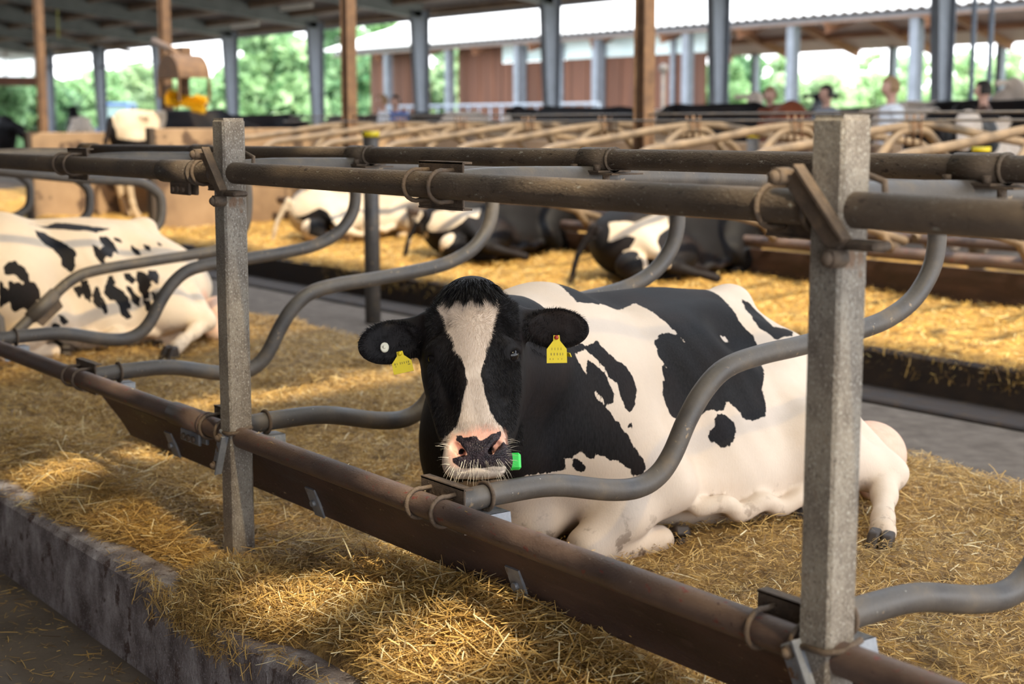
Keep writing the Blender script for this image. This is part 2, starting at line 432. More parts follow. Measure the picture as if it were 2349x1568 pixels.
M_BROWNWALL = noisy('brown_timber_cladding', [(0.3,(0.085,0.034,0.020)),(0.6,(0.145,0.060,0.034)),(0.8,(0.21,0.095,0.055))], 0.7, (0.7,0.9), 0.0, 0.1, 6, stretch=(6,6,0.4))
M_BROWNBEAM = noisy('red_brown_beam', [(0.3,(0.22,0.10,0.055)),(0.7,(0.36,0.18,0.10))], 1, (0.7,0.9))
M_CEIL = noisy('pinkish_board_ceiling', [(0.3,(0.20,0.13,0.10)),(0.7,(0.34,0.23,0.18))], 0.8, (0.7,0.9))
M_YARD = noisy('pale_concrete_yard', [(0.3,(0.26,0.25,0.23)),(0.7,(0.38,0.37,0.34))], 0.5, (0.8,0.95), 0.0, 0.2, 4)
M_MEADOW = noisy('meadow_green', [(0.3,(0.20,0.30,0.09)),(0.6,(0.30,0.42,0.14)),(0.8,(0.42,0.52,0.20))], 0.15, (0.8,0.95), 0.0, 0.3, 2)
def leaf_mat(name, a, b):
    m = mat(name, rough=0.55, spec=0.3); t = NT(m)
    t.color(t.ramp(t.attr('rnd'), [(0.0, a), (1.0, b)])); 
    m.node_tree.nodes['Principled BSDF'].inputs['Subsurface Weight'].default_value = 0.0
    tr = t.n('BsdfTranslucent'); t.l(t.ramp(t.attr('rnd'), [(0.0, tuple(x*1.3 for x in a)), (1.0, tuple(x*1.3 for x in b))]), tr.inputs[0])
    mx = t.n('MixShader', n_0=0.35); t.l(t.b.outputs[0], mx.inputs[1]); t.l(tr.outputs[0], mx.inputs[2])
    t.l(mx.outputs[0], t.t.nodes['Material Output'].inputs[0]); return m
M_LEAF_A = leaf_mat('fresh_green_leaves', (0.13,0.27,0.12), (0.44,0.64,0.36))  # this and the next two greens paled to carry haze and overexposure
M_LEAF_B = leaf_mat('deep_green_leaves', (0.07,0.19,0.09), (0.30,0.48,0.26))
M_LEAF_C = leaf_mat('pale_green_leaves', (0.24,0.39,0.22), (0.60,0.74,0.48))
M_TRUNK = mat('grey_brown_bark', (0.12,0.09,0.065), 0.9)
def straw_mat(name='straw', cs=((0.10,0.055,0.022),(0.26,0.155,0.060),(0.46,0.29,0.098),(0.60,0.38,0.108),(0.72,0.51,0.20),(0.80,0.69,0.43))):
    m = mat(name, rough=0.5, spec=0.35); t = NT(m)
    c = t.ramp(t.attr('rnd'), list(zip((0.0,0.22,0.45,0.65,0.85,1.0), cs)))
    t.color(t.mix(0.0, c, c)); 
    tr = t.n('BsdfTranslucent'); t.l(c, tr.inputs[0]); mx = t.n('MixShader', n_0=0.22)
    t.l(t.b.outputs[0], mx.inputs[1]); t.l(tr.outputs[0], mx.inputs[2]); t.l(mx.outputs[0], t.t.nodes['Material Output'].inputs[0]); return m
M_STRAW = straw_mat()
M_STRAW_SUN = straw_mat('sun_tinted_straw', ((0.16,0.08,0.02),(0.34,0.19,0.05),(0.56,0.34,0.09),(0.70,0.43,0.10),(0.78,0.53,0.15),(0.82,0.66,0.32)))  # straw colours shifted to gold to stand in for warm sunlight
M_BED = noisy('straw_bed_base', [(0.30,(0.11,0.062,0.024)),(0.5,(0.31,0.19,0.066)),(0.72,(0.54,0.345,0.11))], 16, (0.8,0.95), 0.0, 1.0, 60, [(9,0.66,(0.12,0.075,0.03))], bdist=0.02)
M_BED_SUN = noisy('sun_tinted_straw_bed', [(0.30,(0.14,0.07,0.018)),(0.5,(0.42,0.24,0.055)),(0.72,(0.68,0.41,0.10))], 12, (0.8,0.95), 0.0, 1.0, 60, [(7,0.66,(0.13,0.08,0.03))], bdist=0.02)  # same bed with the sun's warmth mixed into its colour
def translucent_mat(name, col, k):
    m = bpy.data.materials.new(name); m.use_nodes = True; t = m.node_tree; t.nodes.clear()
    o = t.nodes.new('ShaderNodeOutputMaterial'); a = t.nodes.new('ShaderNodeBsdfTransparent'); b = t.nodes.new('ShaderNodeBsdfTranslucent'); x = t.nodes.new('ShaderNodeMixShader')
    a.inputs[0].default_value = (*col,1); b.inputs[0].default_value = (*col,1); x.inputs[0].default_value = k
    t.links.new(a.outputs[0], x.inputs[1]); t.links.new(b.outputs[0], x.inputs[2]); t.links.new(x.outputs[0], o.inputs[0]); return m
M_SUN_SHEET = translucent_mat('added_sun_sheet_dim', (0.55,0.52,0.44), 0.40)  # for invented roof sheets that pass dimmed sun
M_GABLE = translucent_mat('translucent_corrugated_sheet', (0.90,0.96,0.98), 0.55)
M_CLEARSHEET = translucent_mat('added_sun_sheet_clear', (0.80,0.76,0.66), 0.3)  # for invented roof sheets that pass stronger sun
M_BRUSH = mat('yellow_bristles', (0.85,0.52,0.01), 0.6)
M_BLACKP = mat('black_plastic', (0.015,0.016,0.02), 0.5)
M_GLASS = mat('tractor_glass', (0.20,0.30,0.30), 0.4, spec=0.2)
# ------------------------------------------------------------------ main cow
HO = at(1084, 812, 3.80)                                  # between the eyes, on the face
_r = math.radians(2.5); _p = math.radians(9.0)
_U = RW[:,0]*math.cos(_r) + RW[:,1]*math.sin(_r)
_V = RW[:,1]*math.cos(_r) - RW[:,0]*math.sin(_r)
_Wd = -RW[:,2]
HU = _U; HV = _V*math.cos(_p) - _Wd*math.sin(_p); HW = _Wd*math.cos(_p) + _V*math.sin(_p)
HM = np.stack([HU, HV, HW], 1)
def hp(u, v, w): return HO + HM @ np.array([u, v, w], float)
PXM = 921.0
def hpx(px, py, w=0.0): return ((px-1084)/PXM, (812-py)/PXM, w)     # pixel offsets as lengths on the face

def head_prims(f):
    E = lambda c, r, k=0.03, R=None, sub=False: f.ell(hp(*c), r, HM if R is None else HM @ R, k, sub)
    Cc = lambda a, b, ra, rb, k=0.03, sub=False: f.cap(hp(*a), hp(*b), ra, rb, k, sub)
    E((0.0,0.085,-0.105), (0.100,0.125,0.085))                # forehead
    E((0.0,0.03,-0.022), (0.035,0.05,0.012), 0.02, None, True)
    E((0.0,0.165,-0.10), (0.066,0.045,0.07), 0.035)           # poll
    Cc((0.0,0.05,-0.085), (0.004,-0.20,-0.045), 0.076, 0.047, 0.03)     # nose bridge
    for s in (-1, 1):
        E((s*0.072,0.075,-0.10), (0.045,0.075,0.06), 0.04)    # temples
        E((s*0.090,0.018,-0.078), (0.028,0.034,0.040), 0.03)  # orbits
        E((s*0.084,-0.045,-0.115), (0.026,0.07,0.055), 0.04)  # cheek bones
        E((s*0.078,-0.10,-0.160), (0.036,0.115,0.085), 0.05)   # jaw muscle
        E((s*0.050,-0.20,-0.085), (0.034,0.075,0.055), 0.04)  # side of nose
        E((s*0.046,-0.238,-0.030), (0.034,0.036,0.030), 0.02) # nostril wings
        E((s*0.052,-0.268,-0.052), (0.036,0.036,0.042), 0.025)# upper lips
    E((0.004,-0.245,-0.040), (0.062,0.045,0.048), 0.03)       # muzzle
    E((0.004,-0.272,-0.034), (0.040,0.024,0.028), 0.02)
    E((0.004,-0.285,-0.060), (0.050,0.022,0.040), 0.02)       # chin
    Cc((0.0,-0.06,-0.22), (0.004,-0.245,-0.115), 0.055, 0.036, 0.05)      # lower jaw
    Cc((-0.022,-0.06,-0.018), (-0.026,-0.16,-0.016), 0.010, 0.008, 0.03)
    Cc((0.022,-0.06,-0.018), (0.026,-0.16,-0.016), 0.010, 0.008, 0.03)
    # ears: stalks then leaf-shaped shells, hollowed on the front
    for s, base, mid, tip, hw in ((-1, hpx(985,722,-0.13), hpx(893,757,-0.12), hpx(820,757,-0.10), 0.057),
                                  (1, hpx(1180,718,-0.13), hpx(1277,742,-0.12), hpx(1354,742,-0.10), 0.053)):
        base, mid, tip = map(np.array, (base, mid, tip))
        ax = tip - base; L = np.linalg.norm(ax); ax /= L
        nrm = np.array([0, -0.15, 1.0]); nrm -= ax*nrm.dot(ax); nrm /= np.linalg.norm(nrm)
        up = np.cross(nrm, ax)
        R = np.stack([ax, up, nrm], 1)
        c = mid + ax*0.004
        Cc(base - ax*0.02, base + ax*0.055, 0.040, 0.028, 0.035)
        E(c, (0.088, hw, 0.019), 0.018, R)
        E(c + nrm*0.024 + ax*0.006, (0.066, hw*0.70, 0.020), 0.010, R, sub=True)
        Cc(base + ax*0.02 - nrm*0.01, c + ax*0.02 - nrm*0.004, 0.026, 0.012, 0.03)
        Cc(c - ax*0.05 + up*hw*0.35, c + ax*0.02 + up*hw*0.62, 0.012, 0.008, 0.015)
    # sockets and nostrils
    for s in (-1, 1):
        E((s*0.104,0.004,-0.060), (0.021,0.014,0.022), 0.006, None, True)
        Cc((s*0.080,0.026,-0.046), (s*0.112,0.022,-0.074), 0.010, 0.010, 0.015)      # brow
        Cc((s*0.082,0.019,-0.048), (s*0.108,0.015,-0.067), 0.005, 0.005, 0.006)      # upper lid
        Cc((s*0.080,-0.012,-0.049), (s*0.106,-0.013,-0.069), 0.005, 0.005, 0.006)    # lower lid
        Cc((s*0.088,-0.030,-0.056), (s*0.072,-0.095,-0.050), 0.008, 0.008, 0.03, True)  # tear hollow
        Cc((s*0.099,-0.050,-0.105), (s*0.072,-0.150,-0.085), 0.012, 0.010, 0.025)    # face crest
        Cc((s*0.070,0.085,-0.040), (s*0.095,0.050,-0.075), 0.010, 0.010, 0.04, True)
        Cc((s*0.034,-0.245,-0.004), (s*0.052,-0.228,-0.006), 0.0095, 0.010, 0.008, True)
        Cc((s*0.034,-0.245,-0.012), (s*0.046,-0.258,-0.010), 0.0065, 0.005, 0.006, True)
        Cc((s*0.036,-0.243,-0.012), (s*0.030,-0.225,-0.045), 0.008, 0.008, 0.006, True)
    Cc((-0.062,-0.288,-0.030), (0.0,-0.283,-0.004), 0.003, 0.003, 0.006, True)      # mouth line
    Cc((0.0,-0.283,-0.004), (0.068,-0.288,-0.030), 0.003, 0.003, 0.006, True)

NK0 = hp(0.0, 0.02, -0.20)
UDDER = np.array([0.70,1.93,0.17])
def neck_prims(f):
    f.cap(hp(-0.01,0.0,-0.17), (0.60,0.52,0.58), 0.12, 0.17, 0.06)
    f.cap((0.60,0.52,0.58), (0.44,0.80,0.52), 0.17, 0.24, 0.08)
    f.cap(hp(0.0,-0.10,-0.24), (0.56,0.56,0.34), 0.09, 0.15, 0.07)      # throat
    f.cap(hp(0.02,0.09,-0.17), (0.44,0.70,0.68), 0.07, 0.06, 0.07)      # crest
    f.ell((0.42,0.64,0.35), (0.26,0.21,0.31), None, 0.09)               # chest
    f.ell((0.38,0.60,0.28), (0.20,0.14,0.22), None, 0.08)

def body_prims(f):
    Ry = lambda a: rot_euler(0, a, 0)
    f.ell((0.41,1.22,0.38), (0.36,0.62,0.335), None, 0.08)             # barrel
    f.ell((0.53,1.32,0.22), (0.33,0.50,0.23), None, 0.08)               # belly towards the open side
    f.cap((0.33,0.85,0.64), (0.31,1.66,0.625), 0.075, 0.07, 0.12)        # spine
    f.ell((0.36,0.76,0.67), (0.10,0.18,0.085), None, 0.09)               # withers
    f.ell((0.46,0.82,0.38), (0.32,0.28,0.34), None, 0.09)               # shoulders
    f.ell((0.66,0.80,0.38), (0.13,0.17,0.24), rot_euler(0.25,0,0), 0.07)
    f.ell((0.36,1.66,0.32), (0.29,0.34,0.28), None, 0.08)               # rump
    f.ell((0.30,1.67,0.665), (0.06,0.07,0.05), None, 0.05)             # tail head / sacrum
    f.ell((0.52,1.72,0.50), (0.06,0.08,0.06), None, 0.07)             # near hook bone
    f.ell((0.42,1.95,0.31), (0.07,0.06,0.07), None, 0.08)               # pin bone
    # near hind leg
    f.cap((0.46,1.74,0.30), (0.80,1.54,0.25), 0.20, 0.13, 0.08)
    f.cap((0.80,1.55,0.26), (0.93,1.72,0.18), 0.13, 0.058, 0.06)
    f.chain([(0.93,1.73,0.175,0.052), (1.01,1.64,0.140,0.036), (1.10,1.53,0.105,0.031), (1.145,1.475,0.085,0.042)], 0.03)
    f.cap((0.95,1.76,0.185), (0.60,1.74,0.36), 0.034, 0.09, 0.05)       # hock point and tendon
    # far hind leg, dirty foot peeping out under the belly
    f.chain([(0.45,1.75,0.10,0.07), (0.66,1.66,0.07,0.05), (0.78,1.56,0.06,0.045)], 0.04)
    # udder
    f.ell(UDDER, (0.12,0.13,0.115), None, 0.03)
    f.ell(UDDER+np.array([0.08,-0.05,-0.07]), (0.06,0.07,0.06), None, 0.03)
    # near foreleg folded under
    f.cap((0.66,0.84,0.36), (0.78,0.96,0.25), 0.13, 0.095, 0.08)        # upper arm to elbow
    f.chain([(0.78,0.95,0.23,0.085), (0.77,0.82,0.16,0.068), (0.75,0.70,0.085,0.058)], 0.05)
    f.chain([(0.75,0.70,0.075,0.052), (0.76,0.83,0.06,0.040), (0.77,0.95,0.06,0.046)], 0.025)
    # far foreleg stretched, inner forearm
    f.chain([(0.50,0.68,0.22,0.12), (0.58,0.64,0.13,0.08)], 0.06)
    # milk veins and skin folds on the belly
    vp = [(0.83,1.04,0.15),(0.865,1.12,0.165),(0.86,1.18,0.125),(0.875,1.26,0.155),(0.865,1.34,0.12),(0.875,1.42,0.145),(0.85,1.50,0.12)]
    vp = catmull(vp, 4)
    for a, b in zip(vp[:-1], vp[1:]): f.cap(a, b, 0.020, 0.020, 0.022)
    f.cap((0.68,1.48,0.44), (0.84,1.56,0.24), 0.04, 0.03, 0.08)         # flank fold

def body_carve(f):
    f.ell((0.66,1.47,0.68), (0.13,0.17,0.15), None, 0.09, True)         # hollow in front of the hook bone
    f.ell((0.90,1.04,0.50), (0.13,0.07,0.24), rot_euler(0.2,0,0), 0.09, True)   # behind the shoulder
    f.ell((0.72,1.86,0.50), (0.12,0.10,0.10), None, 0.08, True)
    for i in range(5):                                                  # loose skin folds behind the elbow
        y = 1.00+0.035*i; f.cap((0.90,y,0.40-0.02*i), (0.94,y+0.03,0.22), 0.006, 0.006, 0.02, True)

def cow_body(h_head=0.0037, h_body=0.0095):
    fb = Field((-0.05,0.25,-0.06), (1.30,2.36,0.90), h_body)
    neck_prims(fb); body_prims(fb); body_carve(fb)
    # keep the shared neck identical in both grids
    hc = hp(0,-0.05,-0.06)
    fh = Field(hc-np.array([0.40,0.42,0.38]), hc+np.array([0.40,0.46,0.34]), h_head)
    head_prims(fh); neck_prims(fh)
    n = -HW; p0 = hp(0,0,-0.235)
    Vb, Qb = fb.mesh(3); Vh, Qh = fh.mesh(3)
    db = (Vb-p0)@n; dh = (Vh-p0)@n
    lo = fh.lo+0.02; hi = fh.lo+fh.h*(fh.n-1)-0.02
    Qb = Qb[(db[Qb] > -0.004).any(1)]; Qh = Qh[(dh[Qh] < 0.004).any(1) & ((Vh > lo) & (Vh < hi)).all(1)[Qh].all(1)]
    V = np.concatenate([Vb, Vh]); Q = np.concatenate([Qb, Qh+len(Vb)])
    bodyish = np.clip(((V-p0)@n)/0.15, 0, 1)
    amp = fnoise(V, 1.1, 61)*0.005 + fnoise(V, 2.6, 62)*0.0022
    cen = np.stack([np.full(len(V),0.42), V[:,1], np.full(len(V),0.30)],1); rad = V-cen; rad /= np.linalg.norm(rad,axis=1)[:,None]
    ribs = np.sin((V[:,1]*1.0+V[:,2]*0.35)*2*np.pi/0.085)*0.0022*np.exp(-((V[:,1]-1.28)/0.26)**2)*np.clip((V[:,0]-0.5)*4,0,1)*np.clip(1.2-np.abs(V[:,2]-0.48)*4,0,1)
    V = V + rad*((amp+ribs)*bodyish)[:,None]
    used = np.unique(Q); mp = np.full(len(V), -1); mp[used] = np.arange(len(used))
    return V[used], mp[Q], (used >= len(Vb))
CV, CQ, CHEAD = cow_body()
BAX = (0.42, 0.32)                                        # (x, z) of the barrel axis
def body_yt(P): return np.stack([P[:,1], np.arctan2(P[:,2]-BAX[1], P[:,0]-BAX[0])*0.40], 1)
from mathutils.bvhtree import BVHTree
# outlines of the black coat patches in (length along the body, girth from the barrel axis), metres
YT_BLACK = [
 [(0.529,0.262),(0.774,0.348),(0.785,0.314),(0.802,0.288),(0.841,0.269),(0.852,0.238),(0.852,0.196),(0.827,0.151),(0.809,0.141),(0.794,0.155),(0.787,0.195),(0.785,0.224),(0.766,0.243),(0.756,0.273),(0.738,0.299),(0.722,0.318),(0.716,0.342),(0.498,0.272)],
 [(0.708,0.296),(0.729,0.277),(0.75,0.257),(0.759,0.222),(0.764,0.187),(0.756,0.168),(0.741,0.174),(0.721,0.2),(0.702,0.231),(0.697,0.264)],
 [(0.67,0.054),(0.687,0.055),(0.698,0.041),(0.696,0.022),(0.684,0.023),(0.673,0.037)],
 [(0.653,0.018),(0.665,0.014),(0.679,-0.008),(0.679,-0.022),(0.659,-0.023),(0.651,-0.004)],
 [(0.795,0.106),(0.805,0.105),(0.802,0.097),(0.794,0.099)],
 [(0.86,0.646),(0.894,0.724),(1.109,0.833),(1.214,0.856),(1.293,0.838),(1.462,0.84),(1.539,0.846),(1.536,0.646),(1.519,0.574),(1.503,0.511),(1.531,0.445),(1.524,0.38),(1.481,0.307),(1.406,0.203),(1.374,0.16),(1.371,0.102),(1.349,0.07),(1.31,0.062),(1.267,0.067),(1.248,0.103),(1.209,0.134),(1.199,0.108),(1.171,0.109),(1.145,0.118),(1.109,0.098),(1.044,0.099),(1.019,0.115),(0.997,0.153),(0.993,0.194),(1.014,0.235),(1.019,0.283),(1.045,0.266),(1.03,0.288),(1.024,0.319),(1.036,0.369),(1.073,0.397),(1.106,0.4),(1.131,0.377),(1.146,0.327),(1.141,0.369),(1.133,0.42),(1.126,0.481),(1.126,0.548),(1.119,0.593),(0.891,0.502),(0.814,0.505)],
 [(1.644,0.664),(1.676,0.658),(1.681,0.593),(1.647,0.482),(1.714,0.488),(1.745,0.473),(1.697,0.422),(1.638,0.412),(1.618,0.394),(1.603,0.402),(1.598,0.439),(1.576,0.466),(1.578,0.511),(1.601,0.579)],
 [(1.158,0.081),(1.183,0.094),(1.202,0.082),(1.217,0.06),(1.221,0.041),(1.2,0.019),(1.172,-0.002),(1.155,-0.004),(1.137,0.012),(1.13,0.025),(1.14,0.05),(1.152,0.055)]]
YT_NECK = [(0.662,0.325),(0.668,0.296),(0.69,0.265),(0.697,0.237),(0.708,0.197),(0.733,0.158),(0.757,0.12),(0.792,0.075),(0.822,0.02),(0.847,-0.022),(0.836,-0.034),(0.815,-0.042),(0.801,-0.02),(0.775,0),(0.734,0.016),(0.695,0.045),(0.67,0.057),(0.642,0.022),(0.612,0.025),(0.581,0.044),(0.561,0.025),(0.532,-0.018),(0.515,-0.028)]
YT_WHITE = [(1.369,0.434),(1.405,0.439),(1.415,0.418),(1.392,0.407),(1.373,0.413)]
yt = body_yt(CV)
def face_uv(P): return (P-HO) @ HM
FACE_WHITE = [(1017,688),(1030,682),(1052,686),(1067,690),(1080,682),(1105,674),(1126,676),(1142,686),(1147,712),(1138,730),(1131,751),(1128,775),(1116,803),(1110,824),(1102,845),(1104,880),(1112,915),(1117,940),(1130,965),(1145,982),(1151,1003),(1150,1030),(1125,1066),(1150,1072),(1135,1110),(1060,1110),(1010,1090),(990,1060),(990,1030),(1010,1000),(1020,992),(1042,972),(1049,950),(1059,915),(1068,880),(1068,845),(1059,817),(1042,800),(1038,775),(1024,747),(1021,726),(1007,705)]
FACE_PINK = [(1030,995),(1060,990),(1075,978),(1110,974),(1135,985),(1152,1000),(1150,1018),(1140,1050),(1060,1066),(1030,1064),(1022,1040),(1024,1010)]
FACE_DARK = [[(1039,995),(1052,996),(1058,1001),(1087,996),(1092,1008),(1100,1008),(1115,997),(1130,993),(1142,991),(1140,1006),(1126,1020),(1118,1032),(1121,1043),(1146,1012),(1152,1020),(1171,1038),(1170,1060),(1140,1070),(1050,1070),(1030,1056),(1028,1046),(1046,1042),(1066,1040),(1060,1028),(1048,1014),(1038,1008)],
             [(1039,1030),(1048,1027),(1056,1030),(1052,1038),(1042,1040)]]
def face_poly(pl): return [((x-1084)/PXM, (812-y)/PXM) for x, y in pl]
fc = face_uv(CV)
fo = np.stack([(CV-HO)@_U, (CV-HO)@_V], 1)
white = poly_sd(fo, face_poly(FACE_WHITE))
pink = poly_sd(fo, face_poly(FACE_PINK)); dark = np.minimum.reduce([poly_sd(fo, face_poly(p)) for p in FACE_DARK])
front = fc[:,2] > -0.13
pat_head = np.where(front, -white, -0.1)
# body: black where any patch polygon holds the point
blk = np.minimum.reduce([poly_sd(yt, p) for p in YT_BLACK])
blk = np.maximum(blk, -poly_sd(yt, YT_WHITE))
# neck and chest: everything ahead of the traced border is black
ln = np.array(YT_NECK); o = np.argsort(-ln[:,1])
neck_poly = [(YT_NECK[0][0], YT_NECK[0][1]+0.02)] + YT_NECK + [(YT_NECK[-1][0]-0.10, YT_NECK[-1][1]-0.02), (0.30, -0.12), (-1.0,-0.12), (-1.0,1.6), (0.55,1.6), (0.50,0.75), (0.60, 0.42)]
blk = np.minimum(blk, poly_sd(yt, neck_poly))
blk = np.minimum(blk, poly_sd(yt, [(-1,-1.6),(0.9,-1.6),(0.7,-1.0),(0.35,-0.6),(0.2,-0.3),(-1,-0.3)]))
blk = np.minimum(blk, np.maximum(CV[:,1]-0.63, 0.235+0.20*(CV[:,0]-0.38)-CV[:,2]))
farside = 0.25 - np.hypot(CV[:,1]-1.3, (CV[:,2]-0.45)*1.2)    # a patch on the side turned away
blk = np.where(CV[:,0] < 0.25, np.minimum(blk, -farside), blk)
pat = np.where(CHEAD, pat_head, blk-0.002)
# ears, neck skin behind the face stay black
udd = np.minimum(np.linalg.norm((CV-UDDER)/np.array([0.17,0.16,0.17]), axis=1)-1, 9)*0.1
pinkv = np.where(front & CHEAD, pink, np.where(CHEAD, 0.2, np.maximum(udd, 0.001))); darkv = np.where(front & CHEAD, dark, 0.2)
me = np_mesh('cow', CV, CQ); set_attr(me, 'pat', pat); set_attr(me, 'pink', pinkv); set_attr(me, 'dark', darkv)
cow = link('cow', me, M_COAT)
tag(cow, 'black and white cow lying behind the brown rails, facing the camera with yellow ear tags', 'cow')

# eyes
for s in (-1, 1):
    e = MB(); c = hp(s*0.0965, 0.003, -0.063); e.ball(c, 0.0195, 24, 16)
    ey = e.build('eye', M_EYE, cow)
    br = MB(); br.tube([hp(s*0.080,0.013,-0.043), hp(s*0.096,0.016,-0.046), hp(s*0.109,0.011,-0.062)], 0.0022, 6); br.build('eyelash', M_HAIR_B, ey)
# hair tufts
def strands(name, roots, dirs, lens, wid, matl, parent, droop=0.3, seed=1, seg=4):
    rs = np.random.RandomState(seed); n = len(roots); R_ = np.array(roots); D_ = np.array(dirs)
    D_ = D_/np.linalg.norm(D_, axis=1)[:,None]
    side = np.cross(D_, rs.normal(size=(n,3))); side /= np.linalg.norm(side, axis=1)[:,None]
    V = []; 
    for i in range(seg+1):
        t = i/seg; P = R_ + D_*(lens*t)[:,None] + np.array([0,0,-1.0])*((lens*droop*t*t)[:,None]) + side*(np.sin(t*2)*lens*0.12)[:,None]
        w = (wid*(1-0.85*t))
        cr = np.cross(D_, np.array(CAM)-P); cr = np.cross(D_, rs.normal(size=(n,3))*0.15 + side)
        cr /= np.linalg.norm(cr, axis=1)[:,None]
        V.append(P-cr*w[:,None]); V.append(P+cr*w[:,None])
    V = np.stack(V, 1).reshape(-1,3); m = 2*(seg+1); b = np.arange(n)[:,None]*m
    Q = np.concatenate([np.stack([b[:,0]+2*i, b[:,0]+2*i+1, b[:,0]+2*i+3, b[:,0]+2*i+2], 1) for i in range(seg)])
    return link(name, np_mesh(name, V, Q), matl, parent)
_bh = BVHTree.FromPolygons([tuple(v) for v in CV], [tuple(q) for q in CQ])
def surf(u, v, back=False):
    o = hp(u, v, 0.3); h = _bh.ray_cast(Vector(o), Vector(-HW)); return (np.array(h[0]), np.array(h[1])) if h[0] else (None, None)
rs = np.random.RandomState(3); ro = []; di = []
for i in range(5600):
    a = rs.uniform(-1, 1); u = a*0.070; v = rs.uniform(0.150+0.010*math.sin(u*190+1)+0.006*math.sin(u*430), 0.207)
    p, nrm = surf(u, v)
    if p is None: continue
    ro.append(p - nrm*0.003); di.append(nrm*0.42 + HV*(-0.62) + HU*(0.35*a + rs.uniform(-.25,.25)) + HW*(0.30 + max(0, v-0.17)*14))
strands('forelock', ro, di, rs.uniform(0,1,len(ro))**1.6*0.030+0.010, np.full(len(ro),0.0009), M_HAIR_B, cow, 0.25, 4)
# short fur over the face, white on the blaze and black beside it
fw, fb_ = [[], []], [[], []]; wp = face_poly(FACE_WHITE); pk_ = face_poly(FACE_PINK)
uv = np.stack([rs.uniform(-0.115,0.118,46000), rs.uniform(-0.20,0.165,46000)],1)
oo = []
for u, v in uv:
    p, nrm = surf(u, v)
    if p is None or nrm@HW < 0.25: oo.append(None); continue
    oo.append((p, nrm))
keep = [i for i, q_ in enumerate(oo) if q_ is not None]
PO = np.array([oo[i][0] for i in keep]); NO = np.array([oo[i][1] for i in keep])
po2 = np.stack([(PO-HO)@_U, (PO-HO)@_V],1); sdw = poly_sd(po2, wp) + rs.normal(0,0.0012,len(PO))
flow = NO*0.28 - HV*(0.25+0.95*np.tanh((0.075+0.012*np.sin(po2[:,0:1]*90)-po2[:,1:2])/0.07)) + HU*(po2[:,0:1]*5.0) + rs.normal(size=(len(PO),3))*0.10
eye_free = np.minimum(np.hypot(po2[:,0]-0.100,po2[:,1]-0.006), np.hypot(po2[:,0]+0.100,po2[:,1]-0.006)) > 0.022
for nm_, sel, mm_ in (('white_fur', (sdw < 0) & eye_free, M_FUR_W), ('black_fur', (sdw >= 0) & eye_free, M_HAIR_B)):
    strands(nm_, PO[sel]-NO[sel]*0.0012, flow[sel], rs.uniform(0.006,0.012,sel.sum()), np.full(sel.sum(),0.00038), mm_, cow, 0.02, 8, 2)
ro = []; di = []
for i in range(150):
    s = rs.choice([-1,1]); u = 0.004 + rs.uniform(-0.075,0.078); v = rs.uniform(-0.305,-0.262)
    p, nrm = surf(u, v)
    if p is None: continue
    ro.append(p); di.append(nrm*0.8 + HU*(u*7) - HV*0.9 + HW*0.2)
for i in range(40):
    s = -1 if rs.rand() < .6 else 1; u = 0.004 + s*rs.uniform(0.066,0.082); v = rs.uniform(-0.275,-0.205)
    p, nrm = surf(u, v)
    if p is None: continue
    ro.append(p); di.append(nrm*0.5 + HU*s*1.0 + HV*rs.uniform(-.3,.4) + HW*0.3)
strands('whiskers', ro, di, rs.uniform(0.014,0.034,len(ro)), np.full(len(ro),0.00045), M_HAIR_W, cow, 0.15, 5)
ro = []; di = []
for s, (cx_, cy_), (tx, ty) in ((-1,(893,757),(820,757)), (1,(1277,742),(1354,742))):
    for i in range(2600):
        a = rs.uniform(0, 2*math.pi); rr = 0.80 + 0.22*rs.rand() if rs.rand() < 0.72 else rs.uniform(0.2,0.9)
        u = (cx_-1084)/PXM + 0.080*rr*math.cos(a); v = (812-cy_)/PXM + 0.05*rr*math.sin(a) - 0.0
        p, nrm = surf(u, v)
        if p is None: continue
        ro.append(p - nrm*0.002); di.append(nrm*0.5 + HU*(math.cos(a)*0.9 + s*0.5) + HV*(math.sin(a)*0.8) + rs.normal(size=3)*0.2)
strands('ear_hair', ro, di, rs.uniform(0.006,0.015,len(ro)), np.full(len(ro),0.0007), M_HAIR_B, cow, 0.25, 6)

# ear tags
def tag_plate(px, py_top, py_bot, w, tilt, wd, name='ear_tag'):
    """yellow tag hanging from the ear: neck at the top, square body; coordinates on the face plane"""
    t = MB(); h = (py_bot-py_top)/PXM; hw = w/PXM/2; th = 0.0012
    out = [(-hw*0.30,0),(hw*0.30,0),(hw*0.34,-h*0.20),(hw*0.98,-h*0.50),(hw,-h),(-hw,-h),(-hw*0.98,-h*0.50),(-hw*0.34,-h*0.20)]
    ct, st_ = math.cos(tilt), math.sin(tilt)
    out = [(x*ct - y*st_, x*st_ + y*ct) for x, y in out]
    o = np.array(hpx(px, py_top, wd))
    V = [hp(o[0]+x, o[1]+y, o[2]+th) for x, y in out] + [hp(o[0]+x, o[1]+y, o[2]-th) for x, y in out]; n = len(out)
    t.add(V, [list(range(n))[::-1], list(range(n, 2*n))] + [(i, (i+1)%n, (i+1)%n+n, i+n) for i in range(n)])
    tg = t.build(name, M_TAG, cow)
    b = MB(); b.ball(hp(o[0]+st_*0.006, o[1]-ct*0.006, o[2]+0.003), (0.006,0.006,0.006), 12, 8); 
    return tg, b, o, (ct, st_), h, hw
tg, b, o, cs, h, hw = tag_plate(1281, 762, 828, 48, -0.03, -0.098)
b.build('tag_stud', M_REDP, tg)
